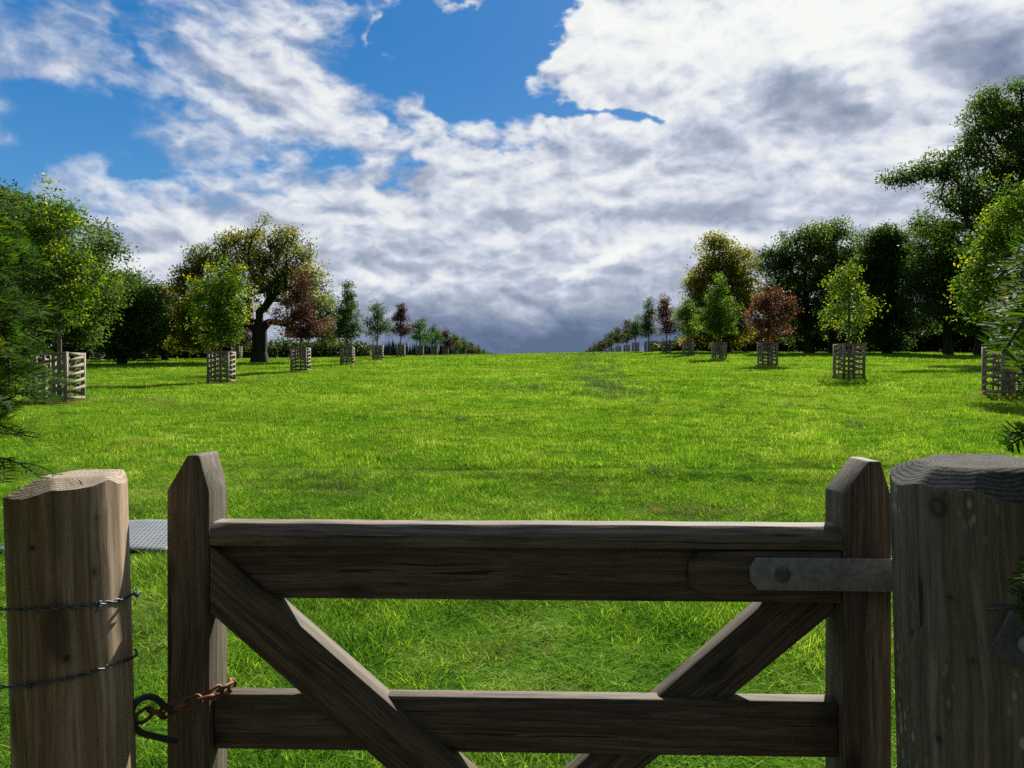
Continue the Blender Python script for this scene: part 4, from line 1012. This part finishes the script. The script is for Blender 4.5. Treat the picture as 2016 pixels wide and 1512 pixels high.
LIGHTS=[(1170,518,50,20,.34,-15),(1245,500,24,12,.30,0),(1110,530,24,9,.2,0),(740,560,90,14,.18,5),(880,566,50,8,.12,0),(950,520,50,16,.14,0),(1040,570,50,7,.1,0),(1250,90,160,60,.14,0),(1600,60,300,90,.20,0),(1780,330,130,50,.12,0),(560,110,120,60,.05,0),(640,235,80,30,.12,15),(1100,75,80,30,.10,30),(320,400,100,30,.10,20),(1030,205,40,22,.16,0),(1550,120,20,16,.1,0),(830,470,100,10,.05,0)]
def sky_field(az,el):
    ca=np.cos(az); front=(np.abs(az)<1.2)
    t=np.where(front,np.tan(np.clip(az,-1.2,1.2)),9.); X=1008+F*t; Y=756-F*np.tan(np.clip(el,0,1.3))/np.where(front,ca,1.)
    den=np.sin(el)+.20; px=np.sin(az)*np.cos(el)/den; py=np.cos(az)*np.cos(el)/den
    fq=1/(.35+np.clip(el,0,1.2)*1.9)        # features shrink toward the horizon
    wx=fbm(az*6+3,el*11+1,4,.55); wy=fbm(az*6+40,el*11+20,4,.55)
    wx2=fbm(az*22+3,el*36+1,4,.6); wy2=fbm(az*22+40,el*36+20,4,.6)
    Xw=X+wx*85+wx2*38; Yw=Y+wy*48+wy2*26
    def total(lst,s=1.0):
        r=np.zeros_like(az)
        for (cx,cy,rx,ry,w,ang) in lst:
            a=math.radians(ang); dx=Xw-cx; dy=Yw-cy; u=(dx*math.cos(a)+dy*math.sin(a))/(rx*s); v=(-dx*math.sin(a)+dy*math.cos(a))/(ry*s)
            q=u*u+v*v; r+=w*np.exp(-np.minimum(q,30.)**1.0*.8)
        return r
    H=total(HOLES); A=np.minimum(total(ADDS),1.0); Dk=total(DARKS,1.15); Lt=total(LIGHTS)
    ux=az+wx*.018+wx2*.006; uy=el+wy*.010+wy2*.004
    def dens(dy=0.0,dx=0.0,det=8):
        yy=uy+dy; xx=ux+dx
        b=fbm(px*1.9+wx*.3+dx*3,py*1.5-dy*5,4,.5)
        lump=fbm(xx*11,yy*21,det,.52,.5)
        return b,lump
    b0,l0=dens(); fine=fbm(ux*27+5,uy*52+2,7,.62,.3)
    b1,l1=dens(.012,.007,5); _,l2=dens(0,0,5); _,l3=dens(.028,.014,4); _,l4=dens(0,0,4)
    d0=.34*b0+.55*l0+.38*fine
    cov=d0*1.35+H*1.1+A+.24
    soft=.06+sstep(X,1050.,350.)*.38
    m=sstep(cov,.0-soft,.42+soft*1.2)
    rel=np.clip((l2-l1)*.9+(l4-l3)*.55+(b0-b1)*.8,-.5,.5)
    streak=fbm(az*7+7,el*52+3,4,.5); big=fbm(az*3+1,el*9+5,3,.5)
    Dk=Dk*(1+.9*l0+.5*big)
    val=.815-.05*sstep(X,1150.,600.)+rel*.38+.15*fine+.07*l0+Lt-Dk*.85-.06*(1-m)+.05*streak*(Y>330)+.06*big
    val-=.17*sstep(Y,540.,700.)*np.exp(-((X-1120)/480)**2)+.05*sstep(Y,420.,660.)
    val+=.13*np.exp(-(((X-1690)/520)**2+((Y+60)/330)**2))
    stops=np.array([0,.2,.38,.55,.70,.84,.96,1.15])
    cols=np.array([(.115,.16,.27),(.165,.22,.35),(.24,.295,.42),(.345,.40,.51),(.49,.54,.66),(.67,.71,.80),(.82,.85,.87),(.93,.95,.92)])
    c=np.stack([np.interp(val,stops,cols[:,k]) for k in range(3)],-1)
    return c,m
def sky_image(name,w_,h_,az0,az1,el0,el1):
    az=az0+(az1-az0)*(np.arange(w_)+.5)/w_; el=el0+(el1-el0)*(np.arange(h_)+.5)/h_
    E,A=np.meshgrid(el,az,indexing='ij'); c,m=sky_field(A,E); return c,m

# ------------------------------------------------------------------ camera, sun, sky
cam=bpy.data.cameras.new('camera'); cam.sensor_width=36; cam.lens=F/2016*36; cam.clip_start=.05; cam.clip_end=8000
cam.dof.use_dof=True; cam.dof.focus_distance=8.0; cam.dof.aperture_fstop=26.0
co=bpy.data.objects.new('camera',cam); C.objects.link(co); co.location=(0,0,EYE); co.rotation_euler=(math.radians(90),0,0); scene.camera=co
sd_=Vector((math.sin(SUN_AZ)*math.cos(SUN_EL),math.cos(SUN_AZ)*math.cos(SUN_EL),math.sin(SUN_EL)))
sl=bpy.data.lights.new('sun','SUN'); sl.energy=4.6; sl.angle=math.radians(.53); sl.color=(1,.955,.87)
so=bpy.data.objects.new('sun',sl); C.objects.link(so); so.rotation_euler=sd_.to_track_quat('Z','Y').to_euler(); so.location=(0,0,50)

EXPO=1.15; WEXP=2**EXPO
w=bpy.data.worlds.new('World'); scene.world=w; w.use_nodes=True; w.node_tree.nodes.clear(); n=NT(w.node_tree)
sky=n.node('ShaderNodeTexSky'); sky.sky_type='NISHITA'; sky.sun_disc=False; sky.sun_elevation=SUN_EL; sky.sun_rotation=SUN_AZ; sky.air_density=1.0; sky.dust_density=.4; sky.ozone_density=2.5
D=n.vm('NORMALIZE', n.node('ShaderNodeTexCoord').outputs['Generated'])
s=n.sep(D); K=1/(.1*WEXP)
AZ=n.m('ARCTAN2',s[0],s[1]); EL=n.m('ARCSINE',s[2])
def sky_tex(nm,w_,h_,az0,az1,el0,el1):
    c,m_=sky_image(nm,w_,h_,az0,az1,el0,el1)
    im=bpy.data.images.new(nm,w_,h_,alpha=True,float_buffer=True); im.colorspace_settings.name='Non-Color'; im.alpha_mode='CHANNEL_PACKED'
    im.pixels.foreach_set(np.concatenate([c,m_[...,None]],-1).astype(np.float32).ravel()); im.update(); im.pack()
    t_=n.node('ShaderNodeTexImage',image=im,extension='EXTEND',interpolation='Linear')
    q=n.node('ShaderNodeCombineXYZ'); n.put(q.inputs[0],n.m('DIVIDE',n.m('SUBTRACT',AZ,az0),az1-az0)); n.put(q.inputs[1],n.m('DIVIDE',n.m('SUBTRACT',EL,el0),el1-el0))
    n.put(t_.inputs[0],q.outputs[0]); return t_
tf=sky_tex('clouds_ahead',2100,870,-1.047,1.047,-.01,.86); tc=sky_tex('clouds_around',1024,256,-math.pi,math.pi,-.01,math.pi/2)
inside=n.m('MULTIPLY',n.m('LESS_THAN',n.m('ABSOLUTE',AZ),1.04),n.m('LESS_THAN',EL,.85))
ccol=n.mix(inside,tc.outputs[0],tf.outputs[0])
mask=n.m('ADD',n.m('MULTIPLY',tf.outputs[1],inside),n.m('MULTIPLY',tc.outputs[1],n.m('SUBTRACT',1.0,inside)))
cl_=n.vm('SCALE', ccol, scale=K)
hsv=n.node('ShaderNodeHueSaturation'); hsv.inputs['Saturation'].default_value=1.4; hsv.inputs['Value'].default_value=.6; n.put(hsv.inputs['Color'], sky.outputs[0])
blue=n.mix(.8, hsv.outputs[0], n.mix(n.rng(EL,.0,.45,0,1),(.13*K,.37*K,.68*K),(.024*K,.185*K,.50*K)))
final=n.mix(mask, blue, cl_)
# sky light behind the viewer is dimmed to darken the shaded faces
back=n.rng(s[1],-.45,.35,.32,1.0)
final=n.vm('SCALE', final, scale=back)
bg=n.node('ShaderNodeBackground'); n.put(bg.inputs[0], final); bg.inputs[1].default_value=.1
wo=n.node('ShaderNodeOutputWorld'); n.t.links.new(bg.outputs[0], wo.inputs[0])

scene.view_settings.view_transform='Standard'; scene.view_settings.look='None'; scene.view_settings.exposure=EXPO; scene.view_settings.gamma=1.0
scene.render.engine='CYCLES'; w.cycles.sampling_method='MANUAL'; w.cycles.sample_map_resolution=512
scene.cycles.max_bounces=5; scene.cycles.diffuse_bounces=2; scene.cycles.transmission_bounces=4; scene.cycles.use_denoising=False
